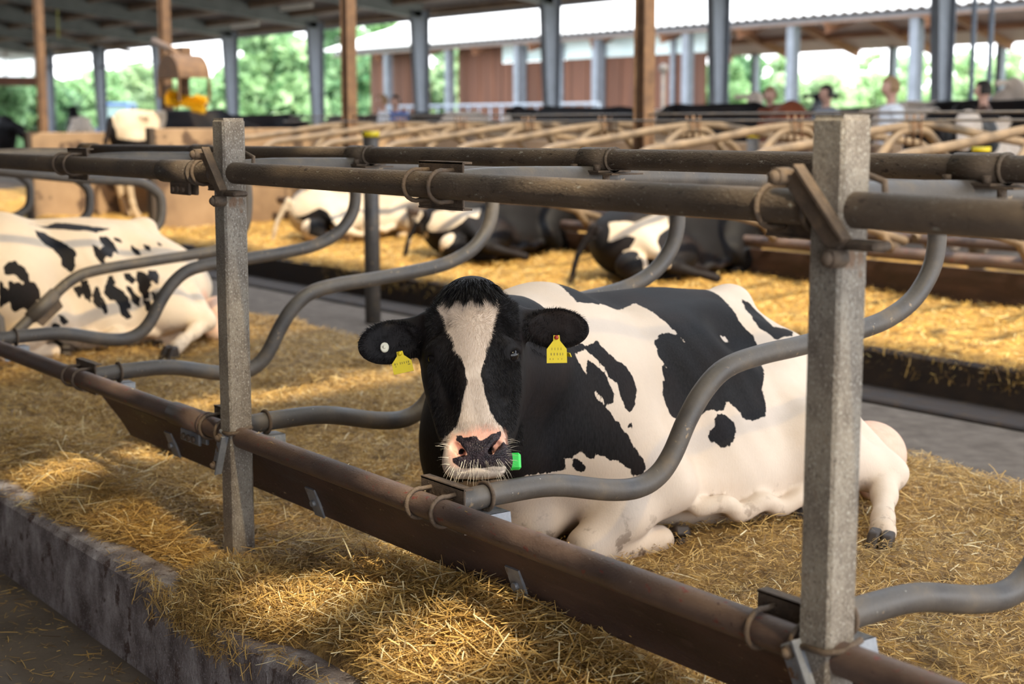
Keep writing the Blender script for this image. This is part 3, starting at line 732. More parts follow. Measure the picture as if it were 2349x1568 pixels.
def ink(tg, o, cs, rows, hw, h, dz=0.0018):
    m = MB(); rs2 = random.Random(5)
    for (vy, hh, segs) in rows:
        for (x0, x1) in segs:
            q = []
            for x, y in ((x0,vy),(x1,vy),(x1,vy-hh),(x0,vy-hh)):
                X_, Y_ = x*hw, y*h; q.append(hp(o[0]+X_*cs[0]-Y_*cs[1], o[1]+X_*cs[1]+Y_*cs[0], o[2]+dz))
            m.add(q, [(0,1,2,3)][::-1])
    m.build('tag_print', M_INK, tg)
ink(tg, o, cs, [(-0.45,0.09,[(-.5,-.44),(-.2,-.14),(.1,.16),(.4,.46)]), (-0.64,0.09,[(-.6,-.5),(-.3,-.2),(0,.1),(.3,.38),(.55,.62)]), (-0.83,0.06,[(-.7,-.62),(-.4,-.33),(.1,.16),(.45,.5)])], hw, h)
t2 = MB(); t2.box((-0.012,-0.0012,-0.008),(0.012,0.0012,0.004), Matrix.Translation(Vector(hp(*hpx(1306,802,-0.135)))) @ Matrix.Rotation(0.5,4,'X')); t2.build('ear_tag', M_TAG, cow)
tg, b, o, cs, h, hw = tag_plate(910, 784, 836, 48, 0.17, -0.098)
b.build('tag_stud', M_TAG, tg)
segs = [(-.75,-.62),(-.5,-.44),(-.2,-.12),(0,.08),(.2,.28),(.42,.5),(.6,.72)]
ink(tg, o, cs, [(-0.50,0.10,segs), (-0.64,0.05,[(-.7,-.6),(.55,.8)])], hw, h)
# white button tag
bt = MB(); c = np.array(hpx(875, 773, -0.098))
for r0, z0 in ((0.0135,0.0),):
    ring = [hp(c[0]+math.cos(a)*0.0115, c[1]+math.sin(a)*0.0135, c[2]) for a in np.linspace(0,2*math.pi,24,endpoint=False)]
    ring2 = [hp(c[0]+math.cos(a)*0.0095, c[1]+math.sin(a)*0.0115, c[2]+0.004) for a in np.linspace(0,2*math.pi,24,endpoint=False)]
    bt.add(ring+ring2, [(i,(i+1)%24,(i+1)%24+24,i+24) for i in range(24)] + [list(range(24,48))])
bt.ball(hp(c[0], c[1], c[2]+0.005), 0.0045, 12, 8)
bt.build('ear_button', M_WHITEP, cow)
# collar with the green number block at the throat
cl = MB(); cc = hp(0.0,-0.10,-0.27); 
gb = MB(); g0 = np.array(hpx(1170, 1048, -0.19))
gb.box((-0.024,-0.012,-0.022),(0.016,0.012,0.022), Matrix(((HU[0],HW[0],HV[0],hp(*g0)[0]),(HU[1],HW[1],HV[1],hp(*g0)[1]),(HU[2],HW[2],HV[2],hp(*g0)[2]),(0,0,0,1))), 0.006)
gb.build('collar_block', M_GREENP, cow)
# hooves: cloven, two claws each
def hoof(p, d, up, sc=1.0):
    h_ = MB(); d = Vector(d).normalized(); up = Vector(up).normalized(); sd = d.cross(up).normalized(); up = sd.cross(d)
    for s in (-1,1):
        M = Matrix(((d.x,sd.x,up.x,p[0]),(d.y,sd.y,up.y,p[1]),(d.z,sd.z,up.z,p[2]),(0,0,0,1)))
        out = [(-0.035,0.035),(0.01,0.04),(0.055,-0.005),(0.065,-0.035),(-0.04,-0.035)]
        h_.prism([(x*sc, z*sc) for x, z in out], s*0.003*sc if s > 0 else -0.036*sc, s*0.036*sc if s > 0 else -0.003*sc, M)
    o_ = h_.build('hoof', M_HORN, cow); md = o_.modifiers.new('b','BEVEL'); md.width = 0.008; md.segments = 3
    return o_
hoof((1.18,1.425,0.062), (0.45,-0.85,-0.25), (0.2,-0.1,1))
hoof((0.80,1.52,0.045), (0.7,-0.6,-0.2), (0,0,1), 0.9)
hoof((0.785,1.02,0.055), (0.1,1,-0.15), (0.9,0,0.5), 0.95)
# ------------------------------------------------------------------ second cow of the near row: same pose, spotted coat
COW2 = np.array([-4.62,-0.13,0.0])
SPOTS = [
 [(0.95,0.452),(1,0.466),(1.049,0.41),(1.072,0.38),(1.103,0.335),(1.124,0.3),(1.115,0.277),(1.105,0.265),(1.102,0.217),(1.081,0.185),(1.067,0.198),(1.042,0.231),(1.047,0.262),(1.034,0.295),(1.008,0.344),(0.971,0.372),(0.947,0.408)],
 [(1.302,0.435),(1.354,0.466),(1.385,0.444),(1.391,0.398),(1.385,0.326),(1.371,0.35),(1.354,0.341),(1.31,0.255),(1.283,0.267),(1.27,0.25),(1.262,0.298),(1.305,0.357),(1.29,0.389)],
 [(1.229,0.339),(1.248,0.328),(1.253,0.284),(1.263,0.257),(1.262,0.207),(1.241,0.227),(1.229,0.26),(1.224,0.301)],
 [(1.404,0.484),(1.436,0.484),(1.441,0.465),(1.403,0.471)],
 [(1.491,0.441),(1.52,0.396),(1.519,0.335),(1.501,0.341),(1.489,0.394)],
 [(1.564,0.433),(1.586,0.407),(1.581,0.364),(1.562,0.381)],
 [(1.443,0.157),(1.477,0.146),(1.49,0.103),(1.48,0.072),(1.454,0.041),(1.443,0.009),(1.425,0.004),(1.422,0.039),(1.43,0.079),(1.433,0.118)],
 [(1.505,0.16),(1.56,0.161),(1.561,0.122),(1.508,0.071),(1.5,0.102)],
 [(1.363,0.147),(1.391,0.145),(1.418,0.106),(1.396,0.082),(1.369,0.115)],
 [(1.273,0.139),(1.291,0.134),(1.298,0.094),(1.286,0.077),(1.305,0.061),(1.332,0.039),(1.349,0.001),(1.349,-0.041),(1.318,-0.035),(1.349,-0.082),(1.326,-0.087),(1.295,-0.065),(1.296,-0.029),(1.277,0.001),(1.247,0.008),(1.228,0.041),(1.257,0.091)],
 [(1.199,0.077),(1.207,0.042),(1.205,0.01),(1.186,-0.031),(1.167,-0.004),(1.173,0.039)],
 [(1.128,0.116),(1.152,0.118),(1.158,0.051),(1.147,-0.004),(1.132,0.03),(1.127,0.079)],
 [(1.085,0.084),(1.111,0.093),(1.12,0.049),(1.102,0.021)],
 [(1.363,0.066),(1.384,0.059),(1.39,0.024),(1.403,0.004),(1.396,-0.03),(1.376,-0.019),(1.37,0.015)],
 [(1.422,-0.009),(1.441,-0.013),(1.445,-0.059),(1.427,-0.048)],
 [(1.212,0.015),(1.218,-0.011),(1.224,-0.044),(1.211,-0.059),(1.2,-0.034)],
 [(0.956,-0.049),(0.981,-0.056),(1.001,-0.084),(0.979,-0.087),(0.959,-0.071)],
 [(0.921,-0.085),(0.946,-0.088),(0.957,-0.119),(0.941,-0.129),(0.915,-0.107)],
 [(0.744,0.228),(0.774,0.231),(0.81,0.198),(0.831,0.165),(0.829,0.123),(0.86,0.111),(0.875,0.068),(0.872,0.033),(0.849,0.029),(0.824,0.015),(0.795,0.001),(0.767,-0.02),(0.749,-0.025),(0.739,-0.002),(0.728,0.043),(0.727,0.08),(0.734,0.132),(0.749,0.119),(0.778,0.121),(0.796,0.105),(0.808,0.119),(0.76,0.17),(0.717,0.176),(0.716,0.207)],
 [(0.8,-0.01),(0.839,0.025),(0.867,0.013),(0.823,-0.037)],
 [(0.983,-0.229),(1.063,-0.297),(0.977,-0.251)],
 [(1.65,0.458),(1.661,0.441),(1.663,0.417),(1.649,0.421)],
 [(1.466,0.026),(1.473,0.017),(1.47,-0.008),(1.462,-0.004)],
 [(1.488,0.025),(1.498,0.016),(1.495,-0.013),(1.484,-0.008)],
 [(0.69,0.139),(0.699,0.127),(0.699,0.016),(0.686,-0.007)],
 [(0.706,0.104),(0.721,0.092),(0.721,0.027),(0.706,0.016)],
 [(0.938,0.529),(1.115,0.61),(1.184,0.586),(1.287,0.515),(1.384,0.534),(1.281,0.465),(1.175,0.482),(1.081,0.528),(0.998,0.559)]]
yt2 = body_yt(CV)
b2 = np.minimum.reduce([poly_sd(yt2, p) for p in SPOTS])
white2 = poly_sd(fo, face_poly([(x, y) for x, y in FACE_WHITE]))
pat2 = np.where(CHEAD, -white2, b2-0.005)
M_COAT2 = coat_material('spotted_coat', (0.74,0.61,0.47))
me = np_mesh('cow', CV, CQ); set_attr(me, 'pat', pat2); set_attr(me, 'pink', np.where(CHEAD, 0.2, pinkv)); set_attr(me, 'dark', darkv)
cow2 = link('cow', me, M_COAT2); cow2.location = COW2
tag(cow2, 'cream cow with many small black spots lying at the left edge', 'cow')
for ch in list(cow.children):
    if ch.name.split('.')[0] in ('eye', 'hoof', 'ear_hair') or ch.name.split('.')[0] == 'ear_tag': 
        c = ch.copy(); COL.objects.link(c); c.parent = cow2

# ------------------------------------------------------------------ lying cows of the second row (same build, turned round)
def cow_low(h=0.02):
    f = Field((-0.15,-0.45,-0.06), (1.35,2.40,1.05), h); body_prims(f); neck_prims(f)
    f.cap(hp(0,0.12,-0.10), hp(0,-0.24,-0.06), 0.11, 0.07, 0.03); 
    for s in (-1,1): f.cap(hp(s*0.10,0.10,-0.12), hp(s*0.25,0.07,-0.11), 0.035, 0.045, 0.02)
    f.cap((0.36,2.02,0.45), (0.28,2.12,0.22), 0.035, 0.025, 0.03); f.cap((0.28,2.12,0.22), (0.25,2.16,0.0), 0.025, 0.03, 0.02)   # tail
    return f.mesh(3)
LV, LQ = cow_low()
def lying(label, x, y0, blackmask, turn=0.0):
    V = LV.copy(); V[:,0] -= 0.45; V[:,1] = -(V[:,1]-1.2); 
    Q = LQ[:, ::-1]
    me = np_mesh('cow', V, Q); 
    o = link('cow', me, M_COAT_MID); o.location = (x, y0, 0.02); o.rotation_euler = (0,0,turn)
    R = rot_euler(0,0,turn); W = V @ R.T + np.array([x,y0,0.02])
    yy = np.stack([W[:,1], np.arctan2(W[:,2]-0.32, W[:,0]-(x-0.03))*0.4], 1)
    kind, polys = blackmask
    d = np.minimum.reduce([poly_sd(yy, p) for p in polys])
    pat = d if kind == 'black' else -d
    set_attr(me, 'pat', pat); set_attr(me, 'pink', np.full(len(W),0.2)); set_attr(me, 'dark', np.full(len(W),0.2))
    return tag(o, label, 'cow')
lying('white cow with a round black rump patch lying in the second row', -9.90, 6.30, ('black', [[(5.601,0.083),(5.672,0.135),(5.717,0.047),(5.704,-0.06),(5.809,-0.221),(5.475,-0.186),(5.491,-0.078)]]))
lying('black cow with a jagged white rump patch lying in the second row, middle', -7.30, 6.25, ('white', [[(5.324,-1.007),(5.374,1.013),(5.447,0.483),(5.491,0.627),(5.595,0.32),(5.753,0.267),(5.846,0.256),(5.762,0.126),(5.688,0.179),(5.616,0.094),(5.488,-0.05),(5.396,-0.164),(5.485,-1.068)]]))
lying('black cow with a pointed white patch lying in the second row, nearest', -4.98, 6.30, ('white', [[(5.569,0.613),(5.612,0.47),(5.693,0.324),(5.876,0.355),(5.953,0.306),(5.926,0.176),(5.809,0.118),(5.748,0.035),(5.72,-0.033),(5.716,-0.092),(5.656,-0.185),(5.59,-0.141),(5.586,-0.059),(5.507,-0.082),(5.617,-0.032),(5.661,0.137),(5.608,0.194),(5.503,0.153),(5.546,0.481)]]))

# ------------------------------------------------------------------ standing cows
def stand_mesh(h=0.022, head=0.0, seed=0):
    """faces +x, feet on z = 0; head: -1 lowered .. 1 raised"""
    f = Field((-1.25,-0.45,-0.02), (1.65,0.45,1.85), h)
    f.ell((0.0,0,0.98), (0.82,0.30,0.40), None, 0.1); f.ell((-0.15,0,0.85), (0.62,0.33,0.34), None, 0.1)
    f.ell((-0.68,0,1.12), (0.34,0.26,0.30), None, 0.1); f.ell((0.58,0,1.0), (0.28,0.25,0.42), None, 0.1)
    f.cap((-0.85,0,1.36), (0.55,0,1.38), 0.07, 0.08, 0.12)
    for s in (-1,1): f.ell((-0.62,s*0.20,1.36), (0.07,0.06,0.05), None, 0.06)
    f.cap((0.65,0,1.18), (1.05,0,1.25+0.25*head), 0.22, 0.14, 0.1); hx, hz = 1.12, 1.30+0.35*head
    f.cap((hx,0,hz), (hx+0.36,0,hz-0.24), 0.115, 0.065, 0.05); f.ell((hx+0.38,0,hz-0.26), (0.075,0.075,0.06), None, 0.03); f.ell((hx+0.1,0,hz-0.12), (0.14,0.08,0.13), None, 0.05)
    for s in (-1,1): f.cap((hx,s*0.10,hz+0.05), (hx-0.06,s*0.26,hz+0.03), 0.03, 0.045, 0.03)
    for s in (-1,1):
        f.chain([(0.55,s*0.16,0.80,0.13), (0.56,s*0.15,0.52,0.062), (0.57,s*0.15,0.28,0.040), (0.57,s*0.15,0.12,0.042), (0.61,s*0.15,0.05,0.06)], 0.04)
        f.chain([(-0.72,s*0.16,1.0,0.20), (-0.60,s*0.17,0.72,0.12), (-0.86,s*0.16,0.52,0.062), (-0.80,s*0.16,0.22,0.042), (-0.78,s*0.16,0.12,0.045), (-0.74,s*0.16,0.05,0.062)], 0.04)
    f.ell((-0.55,0,0.60), (0.20,0.16,0.16), None, 0.06)
    f.chain([(-1.0,0,1.34,0.035), (-1.08,0,1.05,0.028), (-1.09,0,0.55,0.04)], 0.04)
    return f.mesh(2)
SMV = {k: stand_mesh(head=k) for k in (-0.5, 0.2, 0.9)}
M_REDCOAT = coat_material('red_brown_coat', (0.80,0.72,0.62), (0.16,0.042,0.018))
def standing(label, px, y, face, head, seed, bias=0.0, sc=1.0, ref=0.0, m=None, face_white=False, feet=-0.02, special=None):
    V, Q = SMV[head]; V = V*sc
    p = on(px, 250, 1, y)
    n = fnoise(V*np.array([1,0.6,1]), 0.42, seed)*0.16 + bias
    if face_white: n = np.maximum(n, 0.30-np.linalg.norm((V-np.array([1.3,0,1.12+0.35*head])*sc)*np.array([1,1.6,1]), axis=1))
    if special is not None: n = special(V)
    me = np_mesh('cow', V, Q); set_attr(me, 'pat', n); set_attr(me, 'pink', np.full(len(V),0.2)); set_attr(me, 'dark', np.full(len(V),0.2))
    o = link('cow', me, m or M_COAT); o.rotation_euler = (0,0,face); R = rot_euler(0,0,face) @ np.array([ref,0,0])
    o.location = (p[0]-R[0], y-R[1], feet); return tag(o, label, 'cow')
PI = math.pi
def passage(V):
    d = np.hypot((V[:,0]+0.75)/0.52, (V[:,2]-1.45)/0.42)-1
    return np.where(V[:,2] < 0.60, 0.05, np.where(V[:,0] < -0.96, -0.05, -d*0.3))
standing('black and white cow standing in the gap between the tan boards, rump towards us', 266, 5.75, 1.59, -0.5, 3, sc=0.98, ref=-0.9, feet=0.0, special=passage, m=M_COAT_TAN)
standing('black cow with a pale face standing far left behind the tan board', 178, 12.5, PI*0.92, 0.9, 5, -0.16, face_white=True)
standing('dark cow whose flat back shows behind the left partition board', 600, 10.6, 0.9, -0.5, 7, -0.30, ref=0.1, sc=0.98)
standing('dark cow partly hidden at the left edge behind the pipes', -20, 10.6, 0.3, -0.5, 8, -0.10)
standing('black backed cow far behind, under the first gap of the brown building', 800, 17, 0.0, -0.5, 11, -0.12)
standing('dark cow standing beside the rusty post left of centre', 900, 14.5, 0.1, -0.5, 12, -0.05)
standing('white patched cow back in the distance below the green opening', 1035, 12.4, 0.2, -0.5, 16, 0.05)
standing('black cow standing sideways with raised head left of the rusty post', 1330, 10.7, PI+0.15, 0.2, 14, -0.16, face_white=True, sc=1.02)
standing('white and black cow just right of the centre rusty post', 1567, 16.9, 0.27, 0.2, 15, 0.12, sc=1.05)
standing('dark cow behind the fourth silver column from the right', 1650, 12.2, 0.1, 0.2, 17, -0.15, sc=1.05)
standing('small pale headed cow in the distance right of the silver column', 1700, 15.0, -0.6, 0.9, 18, 0.0, face_white=True)
standing('red brown cow standing among the black cows', 1803, 11.0, -0.70, -0.5, 19, -0.4, m=M_REDCOAT, sc=1.03)
standing('black cow standing sideways right of the red brown cow', 1973, 15.4, 0.13, 0.2, 20, -0.10, sc=1.03)
standing('black cow with white blotches facing left of the tall dark post', 2089, 12.7, 2.57, 0.2, 22, 0.02, face_white=True)
standing('white faced cow looking over the dividers at right', 2228, 10.5, -1.04, 0.2, 24, -0.02, face_white=True, sc=0.95, ref=0.9)
standing('big black cow at the right edge behind the dividers', 2352, 14.6, 0.06, 0.2, 26, -0.22, sc=1.08)
standing('black cow standing behind the two thin poles', 2172, 16.4, -0.1, 0.9, 27, -0.05, face_white=True, sc=1.1)
standing('black cow in the back row between the dark columns', 1880, 17.4, 2.3, 0.9, 28, -0.12, sc=1.05)
# ------------------------------------------------------------------ the barn's floor and shell
def st(name, mb, m, label=None, cat=None, parent=None):
    o = mb.build(name, m, parent)
    if parent is None: o['kind'] = 'structure'
    if label: o['label'] = label
    if cat: o['category'] = cat
    return o
st('feed_alley_floor', MB().box((-75,-9,-0.42),(8,-0.30,-0.27)), M_FLOOR, 'brown concrete feed alley floor strewn with straw below the kerb', 'floor')
k = MB(); k.box((-75,-0.335,-0.30),(8,-0.20,-0.002), None, 0.018); st('front_kerb', k, [M_CONC], 'mottled grey concrete kerb face under the near straw', 'kerb')
k = MB(); k.box((-75,-0.325,-0.30),(8,2.42,-0.012)); st('lying_platform', k, M_CONCTOP, 'raised concrete bed of the near cubicle row', 'platform')
k = MB(); k.box((-75,2.42,-0.42),(8,4.80,-0.25))
st('manure_alley_floor', k, M_ALLEY, 'grey rubbery walking alley behind the near cubicles', 'floor')
k = MB(); k.box((-75,3.20,-0.252),(8,3.222,-0.247)); st('floor_groove', k, M_MUCK, 'dark groove line along the grey walking alley', 'groove')
k = MB(); k.box((-75,4.45,-0.255),(8,4.85,-0.225), None, 0.012); st('muck_strip', k, M_MUCK, 'dark muck strip along the far side of the walking alley', 'muck')
k = MB(); k.box((-75,4.80,-0.30),(8,9.1,-0.012), None, 0.02); st('far_lying_platform', k, M_MUCK, 'dark muddy front of the second raised cubicle bed', 'platform')
k = MB(); k.box((-75,9.1,-0.42),(8,19,-0.02)); st('rear_floor', k, M_FLOOR, 'concrete floor where the standing cows gather', 'floor')
k = MB(); k.box((-90,19,-0.5),(60,56,-0.29)); st('yard_ground', k, M_YARD, 'pale concrete yard between the two barns', 'yard')
k = MB(); k.box((-400,19,-0.5),(120,420,-0.3)); st('meadow_ground', k, M_MEADOW, 'bright green meadow beyond the barn', 'meadow')
k = MB(); k.box((-400,-9,-0.52),(-75,19,-0.31)); st('meadow_ground', k, M_MEADOW, 'green ground beyond the left end of the barn', 'meadow')
k = MB(); k.box((-58,-7.2,-0.42),(9,-7.0,3.42)); st('feed_side_blocker', k, M_CONC, 'unseen grey wall behind the camera, added to shade the feed side', 'wall')  # out of view, added to keep sky light off the post fronts
# roof: ridge over the rusty posts, slot opened along it for sun on row two, eaves at the sides
RIDGE_Y, EAVE_Y, EAVE_Z, SL = 6.8, 18.2, 3.85, 0.15
def roof_z(y): return EAVE_Z + (EAVE_Y-y)*SL if y > RIDGE_Y else EAVE_Z + (y + 4.6)*SL   # both slopes meet at z 5.56
def corrug(x0, x1, y0, y1, m, name, pitch=0.30, amp=0.025, th=0.03, label=None, z0=None, z1=None):
    n = int((x1-x0)/pitch*2)+1; xs = np.linspace(x0, x1, n); zz = np.where(np.arange(n)%2 == 0, amp, -amp)
    za, zb = (roof_z(y0) if z0 is None else z0), (roof_z(y1) if z1 is None else z1)
    V = np.concatenate([np.stack([xs, np.full(n,y0), za+zz],1), np.stack([xs, np.full(n,y1), zb+zz],1), np.stack([xs, np.full(n,y0), za+zz+th],1), np.stack([xs, np.full(n,y1), zb+zz+th],1)])
    i = np.arange(n-1)
    Q = np.concatenate([np.stack([i,i+n,i+n+1,i+1],1), np.stack([i+2*n,i+2*n+1,i+3*n+1,i+3*n],1), np.stack([i,i+1,i+2*n+1,i+2*n],1), np.stack([i+n,i+3*n,i+3*n+1,i+n+1],1)])
    o = link(name, np_mesh(name, V, Q, smooth=False), m); o['kind'] = 'structure'
    if label: o['label'] = label; o['category'] = 'roof'
    return o
XR0, XR1 = -58.0, 9.0
corrug(XR0, XR1, 8.1, EAVE_Y+0.4, M_SHEET, 'barn_roof_far', label='dark corrugated roof slope running down to the far eave')
# unseen near slope in strips; sheets and open bays invented to place sun patches
def near_strip(y0, y1, holes):
    x = XR0
    for (a, b, kind) in holes + [(XR1, XR1, None)]:
        if a > x: corrug(x, a, y0, y1, M_SHEET, 'barn_roof_near', label='dark corrugated roof slope over the near cubicles')
        if kind == 'clear': corrug(a, b, y0, y1, M_CLEARSHEET, 'added_sun_sheet', th=0.004, label='clearer unseen roof sheet, added to let sun onto stalls and posts')
        if kind == 'sky': corrug(a, b, y0, y1, M_SUN_SHEET, 'added_sun_sheet', th=0.004, label='translucent unseen roof sheet, added to let soft sun onto the cow')
        x = b
corrug(XR0, XR1, -7.2, -5.2, M_SHEET, 'feed_side_shade_roof', label='unseen roof strip added to shade the feed alley')  # out of view, added with the wall to cut sky light from this side
near_strip(-5.2, -0.75, [])
near_strip(-0.75, -0.30, [(-1.2,0.8,'clear'),(2.55,2.95,'open'),(3.3,4.1,'clear'),(4.42,4.72,'open'),(4.95,5.30,'open'),(5.45,6.9,'clear')])
near_strip(-0.30, 0.2, [(-1.2,0.8,'clear'),(2.55,2.85,'open'),(3.6,6.6,'sky')])
near_strip(0.2, 1.9, [(-1.2,0.6,'clear'), (1.9,2.3,'open'), (3.4,6.6,'sky')])
near_strip(1.9, 3.9, [(0.0,2.0,'sky')])
near_strip(3.9, 4.3, [])
# purlins and rafters under the far slope
for i, y in enumerate(np.arange(8.9, 18.3, 1.12)):
    b = MB(); b.box((XR0, y-0.05, roof_z(y)-0.18), (XR1, y+0.05, roof_z(y)-0.03)); o = st('purlin', b, M_PURLIN, 'brown wooden purlin running under the far roof slope', 'purlin'); o['group'] = 'purlins under the far roof slope'
RAFX = [-50.5+4.9*i for i in range(11)]
def ibeam(mb, p0, p1, h0, h1, w, tw=0.012, tf=0.018, side=None):
    """I-beam from p0 to p1 in a plane of constant x; h = web depth at each end, w = flange width along x"""
    p0 = Vector(p0); p1 = Vector(p1); t = (p1-p0).normalized(); u = Vector((1,0,0)); n = t.cross(u).normalized()
    def quadbox(a0, a1, b0, b1, wd):
        V = []
        for (p, a, b) in ((p0, a0, b0), (p1, a1, b1)):
            for sx in (-1,1):
                for q in (a, b): V.append(p + u*(sx*wd/2) + n*q)
        mb.add([tuple(v) for v in V], [(0,1,3,2),(4,6,7,5),(0,4,5,1),(2,3,7,6),(0,2,6,4),(1,5,7,3)])
    quadbox(-h0/2, -h1/2, h0/2, h1/2, tw)
    quadbox(-h0/2, -h1/2, -h0/2+tf, -h1/2+tf, w)
    quadbox(h0/2-tf, h1/2-tf, h0/2, h1/2, w)
for i, x in enumerate(RAFX):
    b = MB()
    ibeam(b, (x,17.5,3.78), (x,6.9,roof_z(6.9)-0.40), 0.34, 0.55, 0.20)
    o = st('roof_rafter', b, M_GREENBEAM, 'grey green steel rafter rising from the far columns', 'rafter'); o['group'] = 'steel rafters of the barn roof'
    c = MB(); ibeam(c, (x,17.5,-0.25), (x,17.5-0.09,3.80), 0.20, 0.46, 0.17)
    c.box((x-0.11,17.36,-0.26),(x+0.11,17.64,-0.235))
    o = st('silver_column', c, M_SILVER, 'silver grey tapered steel column at the far eave', 'column'); o['group'] = 'silver columns along the far eave'
b = MB(); b.box((XR0,18.45,3.70),(XR1,18.56,3.83), None, 0.02); st('eave_gutter', b, M_SILVER, 'grey gutter along the far eave', 'gutter')
for x in (-20.9,-15.95,-11.0,-6.02,-1.0):
    c = MB(); w, d, tf = 0.14, 0.12, 0.012; zt = roof_z(6.79)-0.2
    c.box((x-w/2,6.8-d/2,-0.01),(x-w/2+tf,6.8+d/2,zt)); c.box((x+w/2-tf,6.8-d/2,-0.01),(x+w/2,6.8+d/2,zt)); c.box((x-w/2+tf,6.8-0.006,-0.01),(x+w/2-tf,6.8+0.006,zt))
    o = st('rusty_post', c, M_RUST, 'rusty brown steel post holding up the ridge', 'post'); o['group'] = 'rusty posts under the ridge'
b = MB(); b.box((XR0,6.68,roof_z(6.79)-0.25),(XR1,6.92,roof_z(6.79)-0.05)); st('ridge_beam', b, M_RUST, 'brown steel beam along the ridge', 'beam')
# strip lights between the purlins
for (x, y) in ((-28.5,15.6),(-33.2,16.6),(-44,12.0)):
    b = MB(); b.box((x-0.75,y-0.05,roof_z(y)-0.34),(x+0.75,y+0.05,roof_z(y)-0.24), None, 0.02)
    t = b.build('tube_light', mat('unlit_lamp_cover', (0.72,0.70,0.62), 0.5)); tag(t, 'unlit pale tube light hanging under the barn roof', 'light', 'unlit tube lights under the roof')
    for dx in (-0.5,0.5): h = MB(); h.tube([(x+dx,y,roof_z(y)-0.25),(x+dx,y,roof_z(y)+0.02)],0.01,6); h.build('hanger', M_SILVER, t)
# left gable: translucent corrugated sheets over a brown plank, with cross bracing and a rail between the columns
GX = -50.6
n = 110; ys = np.linspace(7.0, 17.3, n); zz = np.where(np.arange(n)%2 == 0, 0.015, -0.015)
V = np.concatenate([np.stack([GX+zz, ys, np.full(n,2.85)],1), np.stack([GX+zz, ys, np.array([roof_z(y)-0.25 for y in ys])],1)])
i = np.arange(n-1); gp = link('gable_sheet', np_mesh('gable_sheet', V, np.stack([i,i+1,i+n+1,i+n],1), smooth=False), M_GABLE)
gp['kind'] = 'structure'; gp['label'] = 'translucent corrugated gable sheets at the left end of the barn'; gp['category'] = 'wall'
b = MB()
for z in (2.86,3.70,4.5): b.box((GX-0.09,7.0,z-0.025),(GX-0.03,17.3,z+0.025))
for y in (9.6,12.2,14.8,15.95,17.0): b.box((GX-0.09,y-0.03,2.85),(GX-0.03,y+0.03,4.3))
b.build('gable_frame', M_BROWNBEAM, gp)
b = MB(); b.box((GX-0.10,7.0,2.55),(GX-0.04,17.3,2.84)); st('gable_plank', b, M_BROWNWALL, 'brown plank below the translucent gable sheets', 'plank')
b = MB(); x0, x1 = -50.5, -45.6
b.tube([(x0,17.5,3.25),(x1,17.5,3.30)],0.03,6); st('tie_rail', b, M_SILVER, 'thin tie rail between the leftmost silver columns', 'rail')
b = MB(); b.tube([(x0,17.45,3.2),(x1,17.45,0.7)],0.014,6); b.tube([(x0,17.55,0.7),(x1,17.55,3.0)],0.02,6); b.tube([(x0,17.5,0.85),(x1,17.5,0.9)],0.04,6)
st('cross_brace', b, M_SILVER, 'crossed brace rods between the leftmost silver columns', 'brace')
b = MB(); b.tube([(-45.6,17.5,3.1),(-40.7,17.5,3.15)],0.03,6); b.tube([(-45.3,17.35,3.9),(-45.45,17.3,3.1),(-45.45,17.3,0.5)],0.05,8); st('down_pipe', b, M_SILVER, 'grey pipe running down the second silver column from the left', 'pipe')
for (y0,z0,y1,z1,x) in ((16.6,4.0,15.2,3.2,-42.5),):
    b = MB(); b.tube([(x,15.0,roof_z(15)-0.4),(x+2.2,16.9,3.25)],0.045,6); st('knee_brace', b, M_PURLIN, 'pale brace slanting below the rafters', 'brace')
b = MB(); b.tube([(-36.0,12.6,roof_z(12.6)-0.1),(-36.0,12.6,3.45)],0.02,6); o = b.build('hanging_cord', mat('yellow_cord', (0.55,0.55,0.15),0.7)); tag(o,'thin yellow cord hanging from the barn roof','cord')

# ------------------------------------------------------------------ partitions and low walls of the second row
def panel(x, y0, y1, z1, label, th=0.11):
    b = MB(); b.box((x-th,y0+0.03,-0.02),(x,y1,z1), None, 0.01)
    o = b.build('partition_panel', M_PANEL); tag(o, label, 'partition')
    e = MB(); e.box((x-th-0.02,y0-0.03,-0.02),(x+0.005,y0+0.035,z1+0.01), None, 0.006); e.build('shaded_end', M_PANELSHADE, o)  # separate dark end piece, coloured as the board's shaded end
panel(-12.57,5.13,8.9,1.19,'long tan partition board right of the standing black and white cow')
panel(-15.75,4.80,8.9,1.13,'tan partition board left of the standing black and white cow')
b = MB(); b.box((-15.0,9.25,-0.25),(-5.35,9.4,1.06), None, 0.02); o = b.build('trough_wall', M_PANEL); tag(o, 'low tan board wall running behind the second cubicle row', 'wall')
b = MB(); b.box((-14.0,9.9,1.02),(-9.0,10.02,1.24), None, 0.02); o = b.box((-13.9,9.92,-0.02),(-13.8,10.0,1.05)); b.box((-9.2,9.92,-0.02),(-9.1,10.0,1.05)); o = b.build('upper_board', M_PANEL); tag(o, 'upper tan board over the low wall, below the far cows', 'board')
